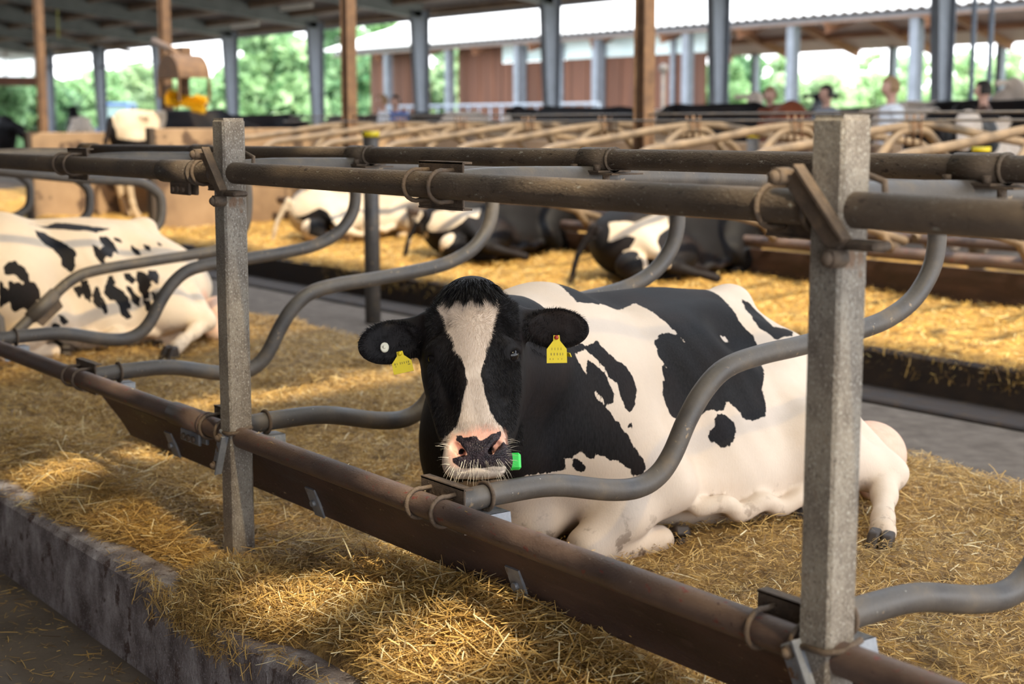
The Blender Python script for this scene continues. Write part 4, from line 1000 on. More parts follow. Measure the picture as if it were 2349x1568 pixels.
# second cubicle row: double dividers back to back on a head rail
HX = [-5.40+1.135*k for k in range(-9,6)]
def row_divider(x):
    e = empty('double_divider', (x,0,0))
    P = [(6.8,1.235),(6.45,1.205),(5.9,1.13),(5.5,1.085),(5.30,1.055),(5.17,0.97),(5.12,0.85),(5.17,0.72),(5.32,0.645),(5.7,0.61),(6.2,0.56),(6.6,0.46),(6.75,0.42)]
    for s, nm in ((1,'near_tube'),(-1,'far_tube')):
        b = MB(); b.tube(catmull([(0, 6.8+(y-6.8)*s, z + (0.02 if s < 0 else 0)) for y, z in P], 5), 0.032, 10); b.build(nm, M_ROWTUBE, e)
        b = MB(); b.tube(catmull([(0,6.80,1.20),(0,6.8-0.14*s,1.19),(0,6.8-0.30*s,1.07),(0,6.8-0.42*s,0.90),(0,6.8-0.40*s,0.62),(0,6.8-0.20*s,0.37)], 4), 0.034, 10); b.build('support_tube', M_ROWTUBE, e)
    b = MB(); b.box((-0.03,6.74,1.19),(0.03,6.86,1.27), None, 0.008)
    for dx in (-0.035,0.035): b.tube([(dx,6.76,1.10),(dx,6.76,1.31)],0.008,6); b.tube([(dx,6.84,1.10),(dx,6.84,1.31)],0.008,6)
    b.build('clamp', M_RUST, e)
    tag(e, 'rust-brown double cubicle divider arching over the second row', 'divider', 'double dividers of the second cubicle row')
    return e
M_ROWTUBE = noisy('dusty_tan_tube', [(0.3,(0.11,0.078,0.05)),(0.6,(0.21,0.148,0.092)),(0.8,(0.31,0.225,0.14))], 6, (0.5,0.75), 0.1, 0.2, 60)
def copy_tree(o, parent=None):
    c = o.copy(); COL.objects.link(c)
    if parent is not None: c.parent = parent
    for ch in o.children: copy_tree(ch, c)
    return c
HX = [x for x in HX if x > -11.3]
rd = row_divider(HX[0])
for x in HX[1:]:
    if -11.3 < x < 2: c = copy_tree(rd); c.location = (x,0,0)
for (y, z, nm) in ((6.80,1.325,'upper'),(6.72,1.27,'lower')):
    b = MB(); b.tube([(-12.4,y,z),(1.5,y,z)],0.010,6); o = b.build('head_cable', M_TUBE); tag(o, 'thin %s cable strung over the second row dividers' % nm, 'cable')
b = MB(); b.tube([(-12.4,6.64,0.34),(2,6.64,0.34)],0.045,12); o = b.build('toe_rail', M_REDRAIL); tag(o,'thick red brown pipe along the floor of the second row','rail')
b = MB(); b.tube([(-12.4,6.92,0.43),(2,6.92,0.43)],0.04,12); o = b.build('toe_rail', M_REDRAIL); tag(o,'thinner red brown pipe just behind the thick floor pipe','rail')
b = MB(); b.box((-12.4,6.70,0.0),(2,6.74,0.27)); o = b.build('toe_board', M_BOARD); tag(o,'dark board under the floor pipes of the second row','board')
# capped round posts
for (x, y, z1, lab) in ((-5.92,4.02,1.16,'round grey post with a yellow cap standing in the alley'), (-6.9,9.0,1.12,'yellow capped post behind the second row, left of centre'), (-3.0,7.4,1.05,'yellow capped post between the dividers at far right')):
    b = MB(); b.tube([(x,y,-0.25 if y < 5 else 0),(x,y,z1)],0.060,16); o = b.build('capped_post', M_TUBE); tag(o, lab, 'post')
    b = MB(); b.tube([(x,y,z1-0.01),(x,y,z1+0.03)],0.066,16); b.build('cap', M_TAG, o)
# cattle brush on its rusty post
bx, by = -14.55, 6.45
e = empty('cattle_brush', (0,0,0)); tag(e, 'cattle brush with yellow bristles under a rusty curved hood', 'brush')
b = MB(); arc = [(by-0.30+0.0, 0)]; pts = []
for k in range(13):
    a = math.pi*k/12; pts.append((-0.34*math.cos(a), 0.30*math.sin(a)))
outer = pts; inner = [(x*0.95, z*0.95) for x, z in pts][::-1]
M = Matrix.Translation(Vector((bx-0.05,by,1.82)))
b.prism([(x, z) for x, z in outer]+inner, -0.21, 0.21, M @ Matrix.Rotation(0.0,4,'Z'))
b.build('hood', M_RUST, e)
b = MB(); b.prism([(x, z) for x, z in outer], -0.22, -0.20, M)
b.build('side_plate', M_RUST, e)
for q_ in (((-0.34,-0.22,-0.25),(-0.29,-0.20,0.0)),((0.29,-0.22,-0.30),(0.34,-0.20,0.0)),((0.29,0.19,-0.30),(0.34,0.21,0.0))):
    b = MB(); b.box(q_[0],q_[1],M); b.build('hood_leg', M_RUST, e)
b = MB(); b.tube([(bx-0.05,by,1.95),(bx-0.05,by,1.5)],0.07,12); b.ball((bx-0.05,by,1.9),(0.12,0.12,0.12)); b.box((bx-0.9,by+0.2,2.05),(bx-0.55,by+0.35,2.25)); b.tube([(bx-1.3,6.6,2.35),(bx-0.4,by,2.2),(bx-0.1,by,2.05)],0.05,8); b.build('motor', M_RUST, e)
rs = np.random.RandomState(9); ro = []; di = []
c0 = np.array([bx+0.02,by,1.53]); axd = np.array([0.55,0.5,-0.16]); axd /= np.linalg.norm(axd)
for k in range(5200):
    t = rs.uniform(-0.26,0.26); d = rs.normal(size=3); d -= axd*d.dot(axd); d /= np.linalg.norm(d); ro.append(c0+axd*t); di.append(d)
strands('bristles', ro, di, 0.105+0.02*rs.rand(len(ro))-0.035*(np.abs((np.array(ro)-c0)@axd) < 0.10), np.full(len(ro),0.004), M_BRUSH, e, 0.02, 3, 2)
b = MB(); b.tube([tuple(c0-axd*0.29),tuple(c0+axd*0.29)],0.03,8); b.build('shaft', M_RUST, e)
# ------------------------------------------------------------------ near cubicle row
RZT, RZB, PR = 1.112, 0.355, 0.0303
XD = {-4:-6.98,-3:-5.82,-2:-4.66,-1:-3.55,0:-2.40,1:-1.27,2:-0.12,3:1.03,4:2.16,5:3.3}
def postobj(x, label):
    e = empty('stall_post', (x,0,0)); tag(e, label, 'post')
    w = 0.035
    b = MB(); b.box((-w,-w,-0.05),(w,w,1.262), None, 0.006); b.build('square_tube', M_GALV, e)
    b = MB(); b.box((-w+0.004,-w+0.004,1.258),(w-0.004,w-0.004,1.266)); b.build('end_cap', M_GALV, e)
    # slanting clamp straps on the left side with bolts
    b = MB(); M = Matrix.Translation((-0.005,-w-0.010,RZT-0.005)) @ Matrix.Rotation(math.radians(-48),4,'Y')
    b.box((-0.085,-0.006,-0.022),(0.075,0.006,0.022), M @ Matrix.Rotation(math.radians(95),4,'Y'), 0.003)
    b.box((-0.085,-0.018,0.018),(0.075,0.006,0.024), M @ Matrix.Rotation(math.radians(95),4,'Y'))
    b.build('clamp_plate', M_CLAMP, e)
    for dx, dz in ((-0.075,0.052),(0.045,-0.075)):
        b = MB(); b.tube([(dx,-w-0.004,RZT+dz),(dx,-w-0.040,RZT+dz)],0.016,6); b.ball((dx,-w-0.040,RZT+dz),0.012,8,6); b.build('bolt', M_CLAMP, e)
    b = MB(); b.tube([(-0.06,-0.03,RZT+0.045),(-0.05,0.01,RZT+0.06),(0.0,0.04,RZT+0.062),(0.05,0.05,RZT+0.045),(0.065,0.04,RZT-0.0)],0.006,8)
    b.box((0.034,-0.045,RZT-0.062),(0.115,0.0,RZT-0.046), None, 0.005); b.build('u_bolt', M_CLAMP, e)
    b = MB(); M = Matrix.Translation((-0.022,-w-0.006,RZB-0.035)) @ Matrix.Rotation(math.radians(24 if x < 1 else -28),4,'Y')
    b.box((-0.023,-0.005,-0.075),(0.023,0.005,0.055), M, 0.004); b.box((0.018,-0.016,-0.075),(0.024,0.005,0.055), M); b.build('lower_plate', M_ZINC, e)
    for dz in (0.038,-0.058): 
        b = MB(); p = M @ Vector((0,0,dz)); b.tube([tuple(p), (p.x,p.y-0.016,p.z)],0.0125,6); b.ball((p.x,p.y-0.016,p.z),0.009,8,6); b.build('lower_bolt', M_CLAMP, e)
    b = MB(); b.tube([(-0.02,-w-0.004,RZB+0.012),(0.035,-w-0.006,RZB+0.016),(0.055,-w+0.02,RZB+0.02),(0.06,0.02,RZB+0.035)],0.006,8); b.build('lower_u_bolt', M_CLAMP, e)
    return e
postobj(0.0, 'square galvanised post left of the lying cow, foot deep in straw')
postobj(2.26, 'large square galvanised post nearest the camera, right of the cow')
def pipe(name, pts, r, m, label, cat='rail', n=20):
    b = MB(); b.tube(pts, r, n); o = b.build(name, m); tag(o, label, cat); return o
head = pipe('head_rail', [(-9,0.0,1.10),(-2.5,0,1.106),(-0.3,0,1.110),(0.0,0,1.113),(2.3,0,1.112),(4.2,0,1.110)], PR, M_RAIL, 'thick brown steel top rail clamped to both square posts')
brisk = pipe('brisket_rail', [(-9,0.0,0.360),(-2.3,0,0.358),(-0.2,0,0.356),(2.3,0,0.353),(4.2,0,0.352)], PR, M_REDRAIL, 'red brown lower rail running diagonally in front of the cow')
neck = pipe('neck_rail', [(-2.33,0.5,1.138),(-0.6,0.5,1.150),(0.3,0.5,1.159),(1.4,0.5,1.166),(2.2,0.5,1.168),(4.2,0.5,1.168)], 0.0255, M_RAIL, 'thinner brown neck rail just behind the top rail')
b = MB(); b.tube([(-2.45,0.5,1.137),(-2.31,0.5,1.1385)],0.031,16); b.build('end_sleeve', M_RAIL, neck)
# joining sleeves with bolted flanges
for rail, z, mm, x in ((head, 1.1085, M_RAIL, -0.32), (brisk, 0.357, M_REDRAIL, -0.30)):
    b = MB(); b.tube([(x-0.13,0,z),(x+0.10,0,z)],PR+0.005,20); b.tube([(x+0.10,0,z),(x+0.112,0,z)],PR+0.009,20); sl = b.build('sleeve', mm, rail)
    b = MB(); b.box((x-0.05,-0.020,z-0.068),(x+0.085,-0.010,z-0.03), None, 0.003); b.box((x-0.05,0.004,z-0.068),(x+0.085,0.014,z-0.03), None, 0.003); b.build('flange', M_CLAMP if rail is head else M_ZINC, sl)
    for dx in (-0.02,0.015,0.05):
        b = MB(); b.tube([(x+dx,-0.018,z-0.052),(x+dx,-0.028,z-0.052)],0.010,6); b.build('bolt', M_CLAMP, sl)
PROF_LOW = [(0.045,0.352),(0.09,0.357),(0.2,0.362),(0.36,0.358),(0.54,0.320),(0.64,0.312),(0.71,0.335),(0.76,0.385),(0.81,0.470),(0.87,0.545),(0.95,0.598),(1.08,0.622),(1.25,0.635),(1.5,0.662),(1.62,0.688),(1.72,0.735),(1.79,0.81),(1.815,0.885)]
PROF_TOP = [(1.815,0.885),(1.81,0.96),(1.775,1.03),(1.70,1.065),(1.58,1.078),(1.25,1.093),(0.85,1.110),(0.5,1.118),(0.2,1.122),(0.04,1.113)]
PROF_TOPL = [(1.815,0.73),(1.80,0.80),(1.755,0.86),(1.67,0.905),(1.55,0.918),(1.3,0.935),(0.85,0.99),(0.5,1.05),(0.2,1.09),(0.04,1.10)]
RL = random.Random(4)
def divider(x, label, low=False, group=None):
    e = empty('cubicle_divider', (x,0,0)); tag(e, label, 'divider', group)
    lowp, top = PROF_LOW, PROF_TOP
    if low: lowp = [(y, z - max(0,(y-0.8))*0.14) for y, z in PROF_LOW][:-1]; top = [(1.815,0.73)] + PROF_TOPL[1:]
    b = MB(); P = [(0,y,z) for y, z in lowp] + [(0,y,z) for y, z in top[1:]]
    b.tube(catmull(P, 5), 0.0285, 18); b.build('bent_tube', M_TUBE, e)
    for z, lab in ((RZB,'lower'),(RZT-0.002,'upper')):
        if z > 1 and low: continue
        rot = 1
        for k, dx in enumerate((-0.055,0.045)):
            u = MB(); pts = [(dx+0.004*k, math.cos(a)*0.036, z+math.sin(a)*0.036) for a in np.linspace(math.radians(75),math.radians(285),13)]
            pts = [(dx,0.055,z+0.036)] + pts + [(dx,0.055,z-0.036)]
            u.tube(pts, 0.0055, 8); u.build('u_bolt', M_CLAMP, e)
        a = MB()
        a.box((-0.10,0.034,z-0.050),(0.085,0.040,z+0.055), None, 0.002); a.box((-0.10,0.034,z+0.050),(0.085,0.060,z+0.055)); a.box((-0.10,0.034,z-0.055),(0.085,0.060,z-0.050))
        a.build('bracket_plate', M_CLAMP, e)
    u = MB(); u.tube([(math.cos(t)*0.0335, 0.155, 0.360+math.sin(t)*0.0335) for t in np.linspace(0,2*math.pi,20,endpoint=False)], 0.0052, 8, closed=True); u.build('tube_ring', M_CLAMP, e)
    a = MB(); a.box((-0.022,0.06,0.318),(0.040,0.20,0.324)); a.add([(0.036,0.08,0.324),(0.036,0.20,0.324),(0.060,0.19,0.27),(0.060,0.09,0.27),(0.040,0.08,0.324),(0.040,0.20,0.324),(0.064,0.19,0.27),(0.064,0.09,0.27)],[(0,1,2,3),(7,6,5,4),(0,4,5,1),(1,5,6,2),(2,6,7,3),(3,7,4,0)]); a.build('support_bracket', M_ZINC, e)
    return e
divider(XD[3], 'curved steel divider in front of the facing cow, crossing her chest')
divider(XD[2], 'curved steel divider passing behind the facing cow\'s head')
divider(XD[1], 'curved steel divider ending just left of the near straw-bound post')
divider(XD[0], 'dark curved steel divider over the spotted cow\'s belly')
divider(XD[4], 'curved steel divider at the right edge behind the large post')
for kx in (-2,-3,-4): divider(XD[kx], 'curved steel divider beyond the spotted cow', True, 'dividers beyond the spotted cow')
# repaired divider with a clamped sleeve
x = XD[-1]; e = empty('repaired_divider', (x,0,0)); tag(e, 'straight repaired divider tube with a clamped sleeve over the spotted cow', 'divider')
q = lambda px, py: tuple(np.array(on(px,py,0,x))-np.array([x,0,0]))
b = MB(); P = [(0,0.05,0.36)] + [q(*p) for p in ((-60,800),(0,795),(30,768),(110,690),(165,642),(220,620),(350,598),(450,583),(500,572))]
P[1] = (0,0.42,0.33)
lastp = P[-1]; P += [(0,lastp[1]+0.10,lastp[2]+0.05),(0,lastp[1]+0.17,lastp[2]+0.15),(0,lastp[1]+0.17,0.95),(0,lastp[1]+0.05,1.04),(0,lastp[1]-0.2,1.07),(0,0.5,1.10),(0,0.04,1.11)]
b.tube(catmull(P,4),0.0285,16); b.build('straight_tube', M_TUBE, e)
b = MB(); a0 = Vector(q(68,730)); a1 = Vector(q(128,672)); b.tube([a0,a1],0.035,16); sl = b.build('sleeve', M_TUBE, e)
d = (a1-a0).normalized(); nrm = Vector((0, d.z, -d.y))
b = MB(); V = [a0+d*0.01+nrm*0.03, a1-d*0.01+nrm*0.03, a1-d*0.02+nrm*0.075, a0+d*0.02+nrm*0.075]
b.add([tuple(v+Vector((0.008,0,0))) for v in V]+[tuple(v-Vector((0.008,0,0))) for v in V], [(0,1,2,3),(7,6,5,4),(0,4,5,1),(1,5,6,2),(2,6,7,3),(3,7,4,0)]); b.build('flange', M_CLAMP, sl)
# saddle clamps that tie the neck rail to the divider tops
for kx in (0,1,2,3,4):
    x = XD[kx]; z = 1.138+0.013*max(0,min(1,(x+2.4)/2.6))+0.008*(x > 0.5)+0.006*(x > 1)
    z = float(np.interp(x,[-2.33,-0.6,0.3,1.4,2.2],[1.138,1.150,1.159,1.166,1.168]))
    e = MB(); arc = [(math.cos(a)*0.0300, math.sin(a)*0.0300) for a in np.linspace(math.radians(-40),math.radians(220),16)]
    e2 = empty('saddle_clamp', (x,0.5,z)); tag(e2, ['saddle clamp at the neck rail\'s left end','saddle clamp on the neck rail left of the facing cow, second from its left end','saddle clamp on the neck rail above the facing cow\'s left ear','saddle clamp on the neck rail above the cow\'s shoulder','saddle clamp on the neck rail right of the large post'][kx], 'clamp')
    e.tube([(-0.055,0,0),(0.055,0,0)], 0.0292, 18); e.tube([(0.055,0,0),(0.062,0,0)], 0.0312, 18)
    e.build('saddle', M_RAIL, e2)
    p = MB(); p.box((-0.075,-0.052,-0.031),(0.062,0.052,-0.026)); p.box((-0.02,-0.05,-0.036),(0.11,0.05,-0.032)); p.build('plate', M_CLAMP, e2)
    for q_ in (((-0.045,-0.042,-0.026),(-0.045,-0.042,-0.012)),((0.045,-0.042,-0.026),(0.045,-0.042,-0.012)),((0.08,-0.042,-0.036),(0.08,-0.042,-0.055))):
        p = MB(); p.tube(q_,0.009,6); p.build('bolt', M_CLAMP, e2)
# brisket board under the lower rail with its zinc brackets
b = MB(); prof = [(0.050,0.298),(0.066,0.308),(0.100,0.255),(0.122,0.205),(0.130,0.172),(0.106,0.166),(0.094,0.205),(0.074,0.25)]
x0, x1 = -1.18, 4.2
V = [(x0 + (0.30-z)*0.9, y, z) for y, z in prof] + [(x1, y, z) for y, z in prof]; n = len(prof)
b.add(V, [list(range(n)), list(range(2*n-1,n-1,-1))] + [(i,(i+1)%n+0,(i+1)%n+n,i+n)[::-1] for i in range(n)])
o = b.build('brisket_board', M_BOARD); tag(o, 'dark red brown brisket board under the lower rail', 'board'); md = o.modifiers.new('b','BEVEL'); md.width = 0.005; md.segments = 2
for x in (-0.66,0.30,1.25):
    b = MB(); b.add([(x_,y_,z_) for x_ in (-0.026,0.026) for (y_,z_) in ((0.076,0.250),(0.108,0.168),(0.102,0.163),(0.070,0.247))],[(0,1,2,3),(7,6,5,4),(0,4,5,1),(2,6,7,3),(0,3,7,4),(1,5,6,2)]); b.tube([(0,0.092,0.205),(0,0.076,0.203)],0.010,6)
    o = b.build('board_bracket', M_ZINC); o.location = (x,0,0); o['label'] = 'small zinc bracket holding the brisket board to the lower rail'; o['group'] = 'zinc brackets on the brisket board'; o['category'] = 'bracket'
b = MB(); b.tube(catmull([on(315,975,2,0.07),on(345,992,2,0.07),on(380,1018,2,0.06),on(415,1040,2,0.04)],4),0.030,12); o = b.build('water_hose', M_BLACKP); tag(o,'blue black hose lying under the brisket board left of the post','hose')
# ------------------------------------------------------------------ straw
def kerb_bare(x): return -0.292 + 0.012*np.sin(x*9.0) + 0.008*np.sin(x*23.0+1) + 0.06*np.exp(-((x+1.15)/0.25)**2) + 0.11*np.exp(-((x+0.10)/0.26)**2) - 0.055*np.exp(-((x-0.42)/0.17)**2) + 0.07*np.exp(-((x-1.0)/0.22)**2) + 0.04*(x > 1.3) + 0.03*np.exp(-((x+2.6)/0.6)**2)
def G(x, y, cx, cy, r, ry=None): return np.exp(-((x-cx)/r)**2 - ((y-cy)/(ry or r))**2)
def straw_h(x, y):
    P = np.stack([x, y, np.zeros_like(x)], 1)
    n = fnoise(P, 0.9, 41)*0.008 + fnoise(P, 2.6, 42)*0.006
    h = 0.012 + n + 0.095*np.exp(-((y-0.15)/0.15)**2)*(0.55+0.45*np.tanh((x-0.25)*3)) + 0.075*G(x,y,1.22,0.0,0.30,0.22) + 0.04*G(x,y,0.90,-0.10,0.25,0.20) + 0.045*G(x,y,0.36,-0.20,0.16,0.12) + 0.03*G(x,y,1.7,-0.05,0.4,0.2) \
        + 0.035*G(x,y,-0.95,-0.05,0.35,0.12) + 0.03*G(x,y,-1.9,0.0,0.5,0.15)
    h += 0.035*np.clip((y-0.25)/0.6, 0, 1) + 0.03*np.clip((y-1.8)/0.5, 0, 1) + fnoise(P, 1.4, 43)*0.024*np.clip((y-0.2)/0.4, 0, 1)
    h -= 0.03*G(x,y,-0.3,0.02,0.45,0.10)
    h -= np.clip((0.05-(y-kerb_bare(x)))/0.05, 0, 1)*0.02 + 0.0
    h -= 0.035*np.clip((y-2.33)/0.1, 0, 1)
    return np.where(y < kerb_bare(x)-0.004, -0.03, h)
def grid_bed(name, x0, x1, y0, y1, st_, hf, m, label):
    xs = np.arange(x0, x1, st_); ys = np.arange(y0, y1, st_); X, Y = np.meshgrid(xs, ys, indexing='ij')
    Z = hf(X.ravel(), Y.ravel()); V = np.stack([X.ravel(), Y.ravel(), Z], 1); a, b = len(xs), len(ys)
    i = (np.arange(a-1)[:,None]*b + np.arange(b-1)[None,:]).ravel()
    o = link(name, np_mesh(name, V, np.stack([i, i+b, i+b+1, i+1], 1)), m); o['kind'] = 'stuff'; o['label'] = label; o['category'] = 'bedding'; return o
def blades(rs, x, y, z, lmin, lmax, w0, w1, pitch=0.25, seg=2, bend=0.09, yaw=None, rnd_bias=0.0):
    n = len(x); L = rs.uniform(0, 1, n)**1.8*(lmax-lmin)+lmin; W = rs.uniform(w0, w1, n); a = rs.uniform(0, 2*np.pi, n) if yaw is None else yaw
    p = rs.normal(0, pitch, n); D_ = np.stack([np.cos(a)*np.cos(p), np.sin(a)*np.cos(p), np.sin(p)], 1)
    S_ = np.stack([-np.sin(a), np.cos(a), rs.normal(0, 0.5, n)], 1); S_ /= np.linalg.norm(S_, axis=1)[:,None]
    B_ = np.cross(D_, S_)*rs.normal(0, bend, n)[:,None] + S_*rs.normal(0, bend, n)[:,None]
    C_ = np.stack([x, y, z], 1); rows = []
    for k in range(seg+1):
        t = k/seg-0.5; Pt = C_ + D_*(L*t)[:,None] + B_*(L*(0.25-t*t)*1.2)[:,None]; ww = W*(1.0 if 0 < k < seg else 0.75)
        rows += [Pt-S_*ww[:,None], Pt+S_*ww[:,None]]
    V = np.stack(rows, 1); m = 2*(seg+1)
    r = np.clip(rs.beta(2.2, 2.0, n) + rnd_bias + (rs.rand(n) < 0.06)*0.35, 0, 1)
    return V.reshape(-1,3), seg, m, np.repeat(r, m)
def build_blades(name, parts, label, m_=None):
    Vs, Qs, Rs = [], [], []; off = 0
    for V, seg, m, r in parts:
        n = len(V)//m; b = off + np.arange(n)*m
        for i in range(seg): Qs.append(np.stack([b+2*i, b+2*i+1, b+2*i+3, b+2*i+2], 1))
        Vs.append(V); Rs.append(r); off += len(V)
    me = np_mesh(name, np.concatenate(Vs), np.concatenate(Qs), smooth=False); set_attr(me, 'rnd', np.concatenate(Rs))
    o = link(name, me, m_ or M_STRAW); o['kind'] = 'stuff'; o['label'] = label; o['category'] = 'straw'; return o
rs = np.random.RandomState(77)
grid_bed('straw_bed', -7.2, 3.6, -0.33, 2.47, 0.022, straw_h, M_BED, 'trodden golden straw bed of the near cubicle row')
grid_bed('straw_bed', -30, -7.2, -0.30, 2.45, 0.12, straw_h, M_BED, 'straw bed of the near row beyond the spotted cow')
def scatter(n, x0, x1, y0, y1, zr, **kw):
    x = rs.uniform(x0, x1, n); y = rs.uniform(y0, y1, n); ok = y > kerb_bare(x) - 0.01*rs.rand(n); x, y = x[ok], y[ok]
    z = straw_h(x, y) + rs.uniform(0, 1, len(x))**1.5*zr + 0.002
    return blades(rs, x, y, z, **kw)
near = [scatter(70000, -2.2, 2.2, -0.36, 0.30, 0.026, lmin=0.014, lmax=0.085, w0=0.0005, w1=0.0014, pitch=0.20, seg=3, rnd_bias=-0.04), scatter(30000, -2.2, 2.2, -0.36, 0.30, 0.022, lmin=0.006, lmax=0.022, w0=0.0005, w1=0.0012, pitch=0.25, seg=2, rnd_bias=-0.06), scatter(2600, -2.2, 2.2, -0.32, 0.28, 0.035, lmin=0.05, lmax=0.14, w0=0.0005, w1=0.0011, pitch=0.22, seg=5, bend=0.30, rnd_bias=0.08),
        scatter(14000, 0.5, 1.9, -0.30, 0.28, 0.045, lmin=0.03, lmax=0.11, w0=0.0007, w1=0.0019, pitch=0.36, seg=3, rnd_bias=0.12),
        scatter(1500, -2.0, 2.2, -0.33, 0.25, 0.045, lmin=0.06, lmax=0.16, w0=0.0010, w1=0.0022, pitch=0.30, seg=4, rnd_bias=0.15),
        scatter(5000, 0.15, 0.62, -0.36, -0.10, 0.04, lmin=0.03, lmax=0.09, w0=0.0007, w1=0.0018, pitch=0.45, seg=3)]
# straws spilling over the kerb and littering the alley floor
n = 900; x = rs.normal(0.42, 0.14, n); y = np.full(n,-0.335)-rs.rand(n)*0.02; z = rs.uniform(-0.07, 0.03, n); near.append(blades(rs, x, y, z, lmin=0.03, lmax=0.08, w0=0.0007, w1=0.0015, pitch=0.9, seg=3))
n = 500; x = rs.choice([-0.95,0.05,0.9,1.35], n)+rs.normal(0,0.12,n); y = np.full(n,-0.33)+rs.rand(n)*0.04; z = np.full(n,0.004); near.append(blades(rs, x, y, z, lmin=0.02, lmax=0.07, w0=0.0006, w1=0.0014, pitch=0.25, seg=3))
n = 2600; x = rs.uniform(-2.2, 0.8, n); y = -0.36-rs.rand(n)**1.3*0.9; z = np.full(n,-0.266); near.append(blades(rs, x, y, z, lmin=0.012, lmax=0.07, w0=0.0006, w1=0.0016, pitch=0.08, seg=2, rnd_bias=-0.15))
build_blades('loose_straw', near, 'coarse loose straw heaped in the foreground under the lower rail')
n = 1; near = [blades(rs, np.array([0.30,0.62]), np.array([-0.345,-0.34]), np.array([-0.10,0.0]), lmin=0.16, lmax=0.18, w0=0.001, w1=0.0012, pitch=0.0, seg=5)]
far = [scatter(150000, -2.6, 2.9, 0.22, 2.42, 0.030, lmin=0.008, lmax=0.050, w0=0.0006, w1=0.0017, pitch=0.32, seg=2, rnd_bias=0.0), scatter(6000, -2.6, 2.9, 0.22, 2.42, 0.035, lmin=0.04, lmax=0.10, w0=0.001, w1=0.0022, pitch=0.32, seg=3, rnd_bias=0.15),
       scatter(26000, -6.0, -2.2, -0.30, 2.42, 0.025, lmin=0.02, lmax=0.06, w0=0.0012, w1=0.0026, pitch=0.35, seg=2)]
n = 5000; x = rs.uniform(-3.0, 3.0, n); y = 2.43+rs.rand(n)*0.06; z = rs.uniform(-0.12,0.03,n); far.append(blades(rs, x, y, z, lmin=0.02, lmax=0.06, w0=0.001, w1=0.0022, pitch=0.7, seg=2, rnd_bias=-0.1))
build_blades('trodden_straw', far, 'fine chopped straw trodden around the lying cows')
# a few stalks lying on the lower rail and its clamps
n = 46; x = rs.uniform(-1.2,2.1,n); a = rs.uniform(0.9,2.2,n); y = np.cos(a)*0.0312; z = RZB+np.sin(a)*0.0312+0.0008
o = build_blades('rail_straw', [blades(rs, x, y, z, lmin=0.006, lmax=0.022, w0=0.0005, w1=0.0010, pitch=0.1, seg=2, rnd_bias=0.2)], 'short stalks of straw lying on the lower rail')
# second row: heaped straw, warm sun tint put into its colour
def far_h(x, y):
    P = np.stack([x, y, np.zeros_like(x)], 1)
    h = 0.035 + fnoise(P, 0.35, 51)*0.035 + fnoise(P, 1.1, 52)*0.022 + 0.05*np.clip((y-6.0)/0.8,0,1)
    h = h - 0.09*np.clip((4.92-y)/0.14, 0, 1)**2
    return h
grid_bed('straw_bed', -24, 3, 4.80, 9.1, 0.035, far_h, M_BED_SUN, 'straw tinted gold as if sunlit, heaped in the second cubicle row')
x = rs.uniform(-20, 2.5, 60000); y = rs.uniform(4.80, 7.6, 60000); z = far_h(x, y)+rs.rand(60000)*0.03
parts = [blades(rs, x, y, z, lmin=0.03, lmax=0.09, w0=0.002, w1=0.004, pitch=0.35, seg=2, rnd_bias=0.08)]
x = rs.uniform(-8, 2.5, 3600); x += 0.15*np.sin(x*4); y = 4.77+rs.rand(3600)*0.05; z = 0.02-0.16*rs.rand(3600)**2; parts.append(blades(rs, x, y, z, lmin=0.03, lmax=0.08, w0=0.0015, w1=0.003, pitch=0.9, seg=2, rnd_bias=-0.2))
build_blades('far_straw', parts, 'straw tinted gold as if sunlit around the lying cows of the second row', M_STRAW_SUN)
# ------------------------------------------------------------------ the other barn across the yard
BX0, BX1, BY0, BY1 = -61.0, 20.0, 35.0, 50.0
def gable_roof():
    for (y0, z0, y1, z1, nm) in ((BY0-0.4, 4.62, (BY0+BY1)/2, 7.0, 'near'), ((BY0+BY1)/2, 7.0, BY1+0.4, 4.62, 'rear')):
        corrug(BX0, BX1, y0, y1, M_WHITEROOF, 'white_roof', pitch=0.42, amp=0.05, th=0.03, label='white corrugated %s roof slope of the barn across the yard' % nm, z0=z0, z1=z1)
gable_roof()
b = MB(); b.box((BX0,BY0+0.1,4.36),(BX1,BY0+0.16,4.56)); st('eave_board', b, M_SILVER, 'grey eave board of the barn across the yard', 'board')
b = MB(); b.add([(BX0,BY0,4.42),(BX1,BY0,4.42),(BX1,42.5,6.75),(BX0,42.5,6.75),(BX0,50,4.42),(BX1,50,4.42)],[(0,1,2,3),(3,2,5,4)]); o = st('boarded_ceiling', b, M_CEIL, 'pinkish boarded underside of the far barn roof', 'ceiling'); md = o.modifiers.new('s','SOLIDIFY'); md.thickness = 0.05
for x in np.arange(-57.0, 8.0, 3.9):
    b = MB(); ibeam(b, (x,BY0,4.20), (x,42.5,6.5), 0.3, 0.45, 0.22); ibeam(b, (x,42.5,6.5), (x,BY1,4.2), 0.45, 0.3, 0.22)
    o = st('timber_truss', b, M_BROWNBEAM, 'red brown beam slanting under the far barn roof', 'beam'); o['group'] = 'slanting beams of the far barn'
for y in (37,39,41,44,46,48):
    b = MB(); z = 4.42+(2.33*(1-abs(y-42.5)/7.5)); b.box((-57,y-0.09,z-0.28),(BX1,y+0.09,z-0.06)); o = st('roof_batten', b, M_BROWNBEAM, 'long batten under the far barn roof', 'beam'); o['group'] = 'long battens of the far barn'
for x in np.arange(-56.3, 6.0, 5.0):
    b = MB(); b.box((x-0.16,BY0+0.1,-0.3),(x+0.16,BY0+0.4,4.4)); o = st('barn_post', b, M_SILVER, 'grey post along the front of the far barn', 'post'); o['group'] = 'front posts of the far barn'
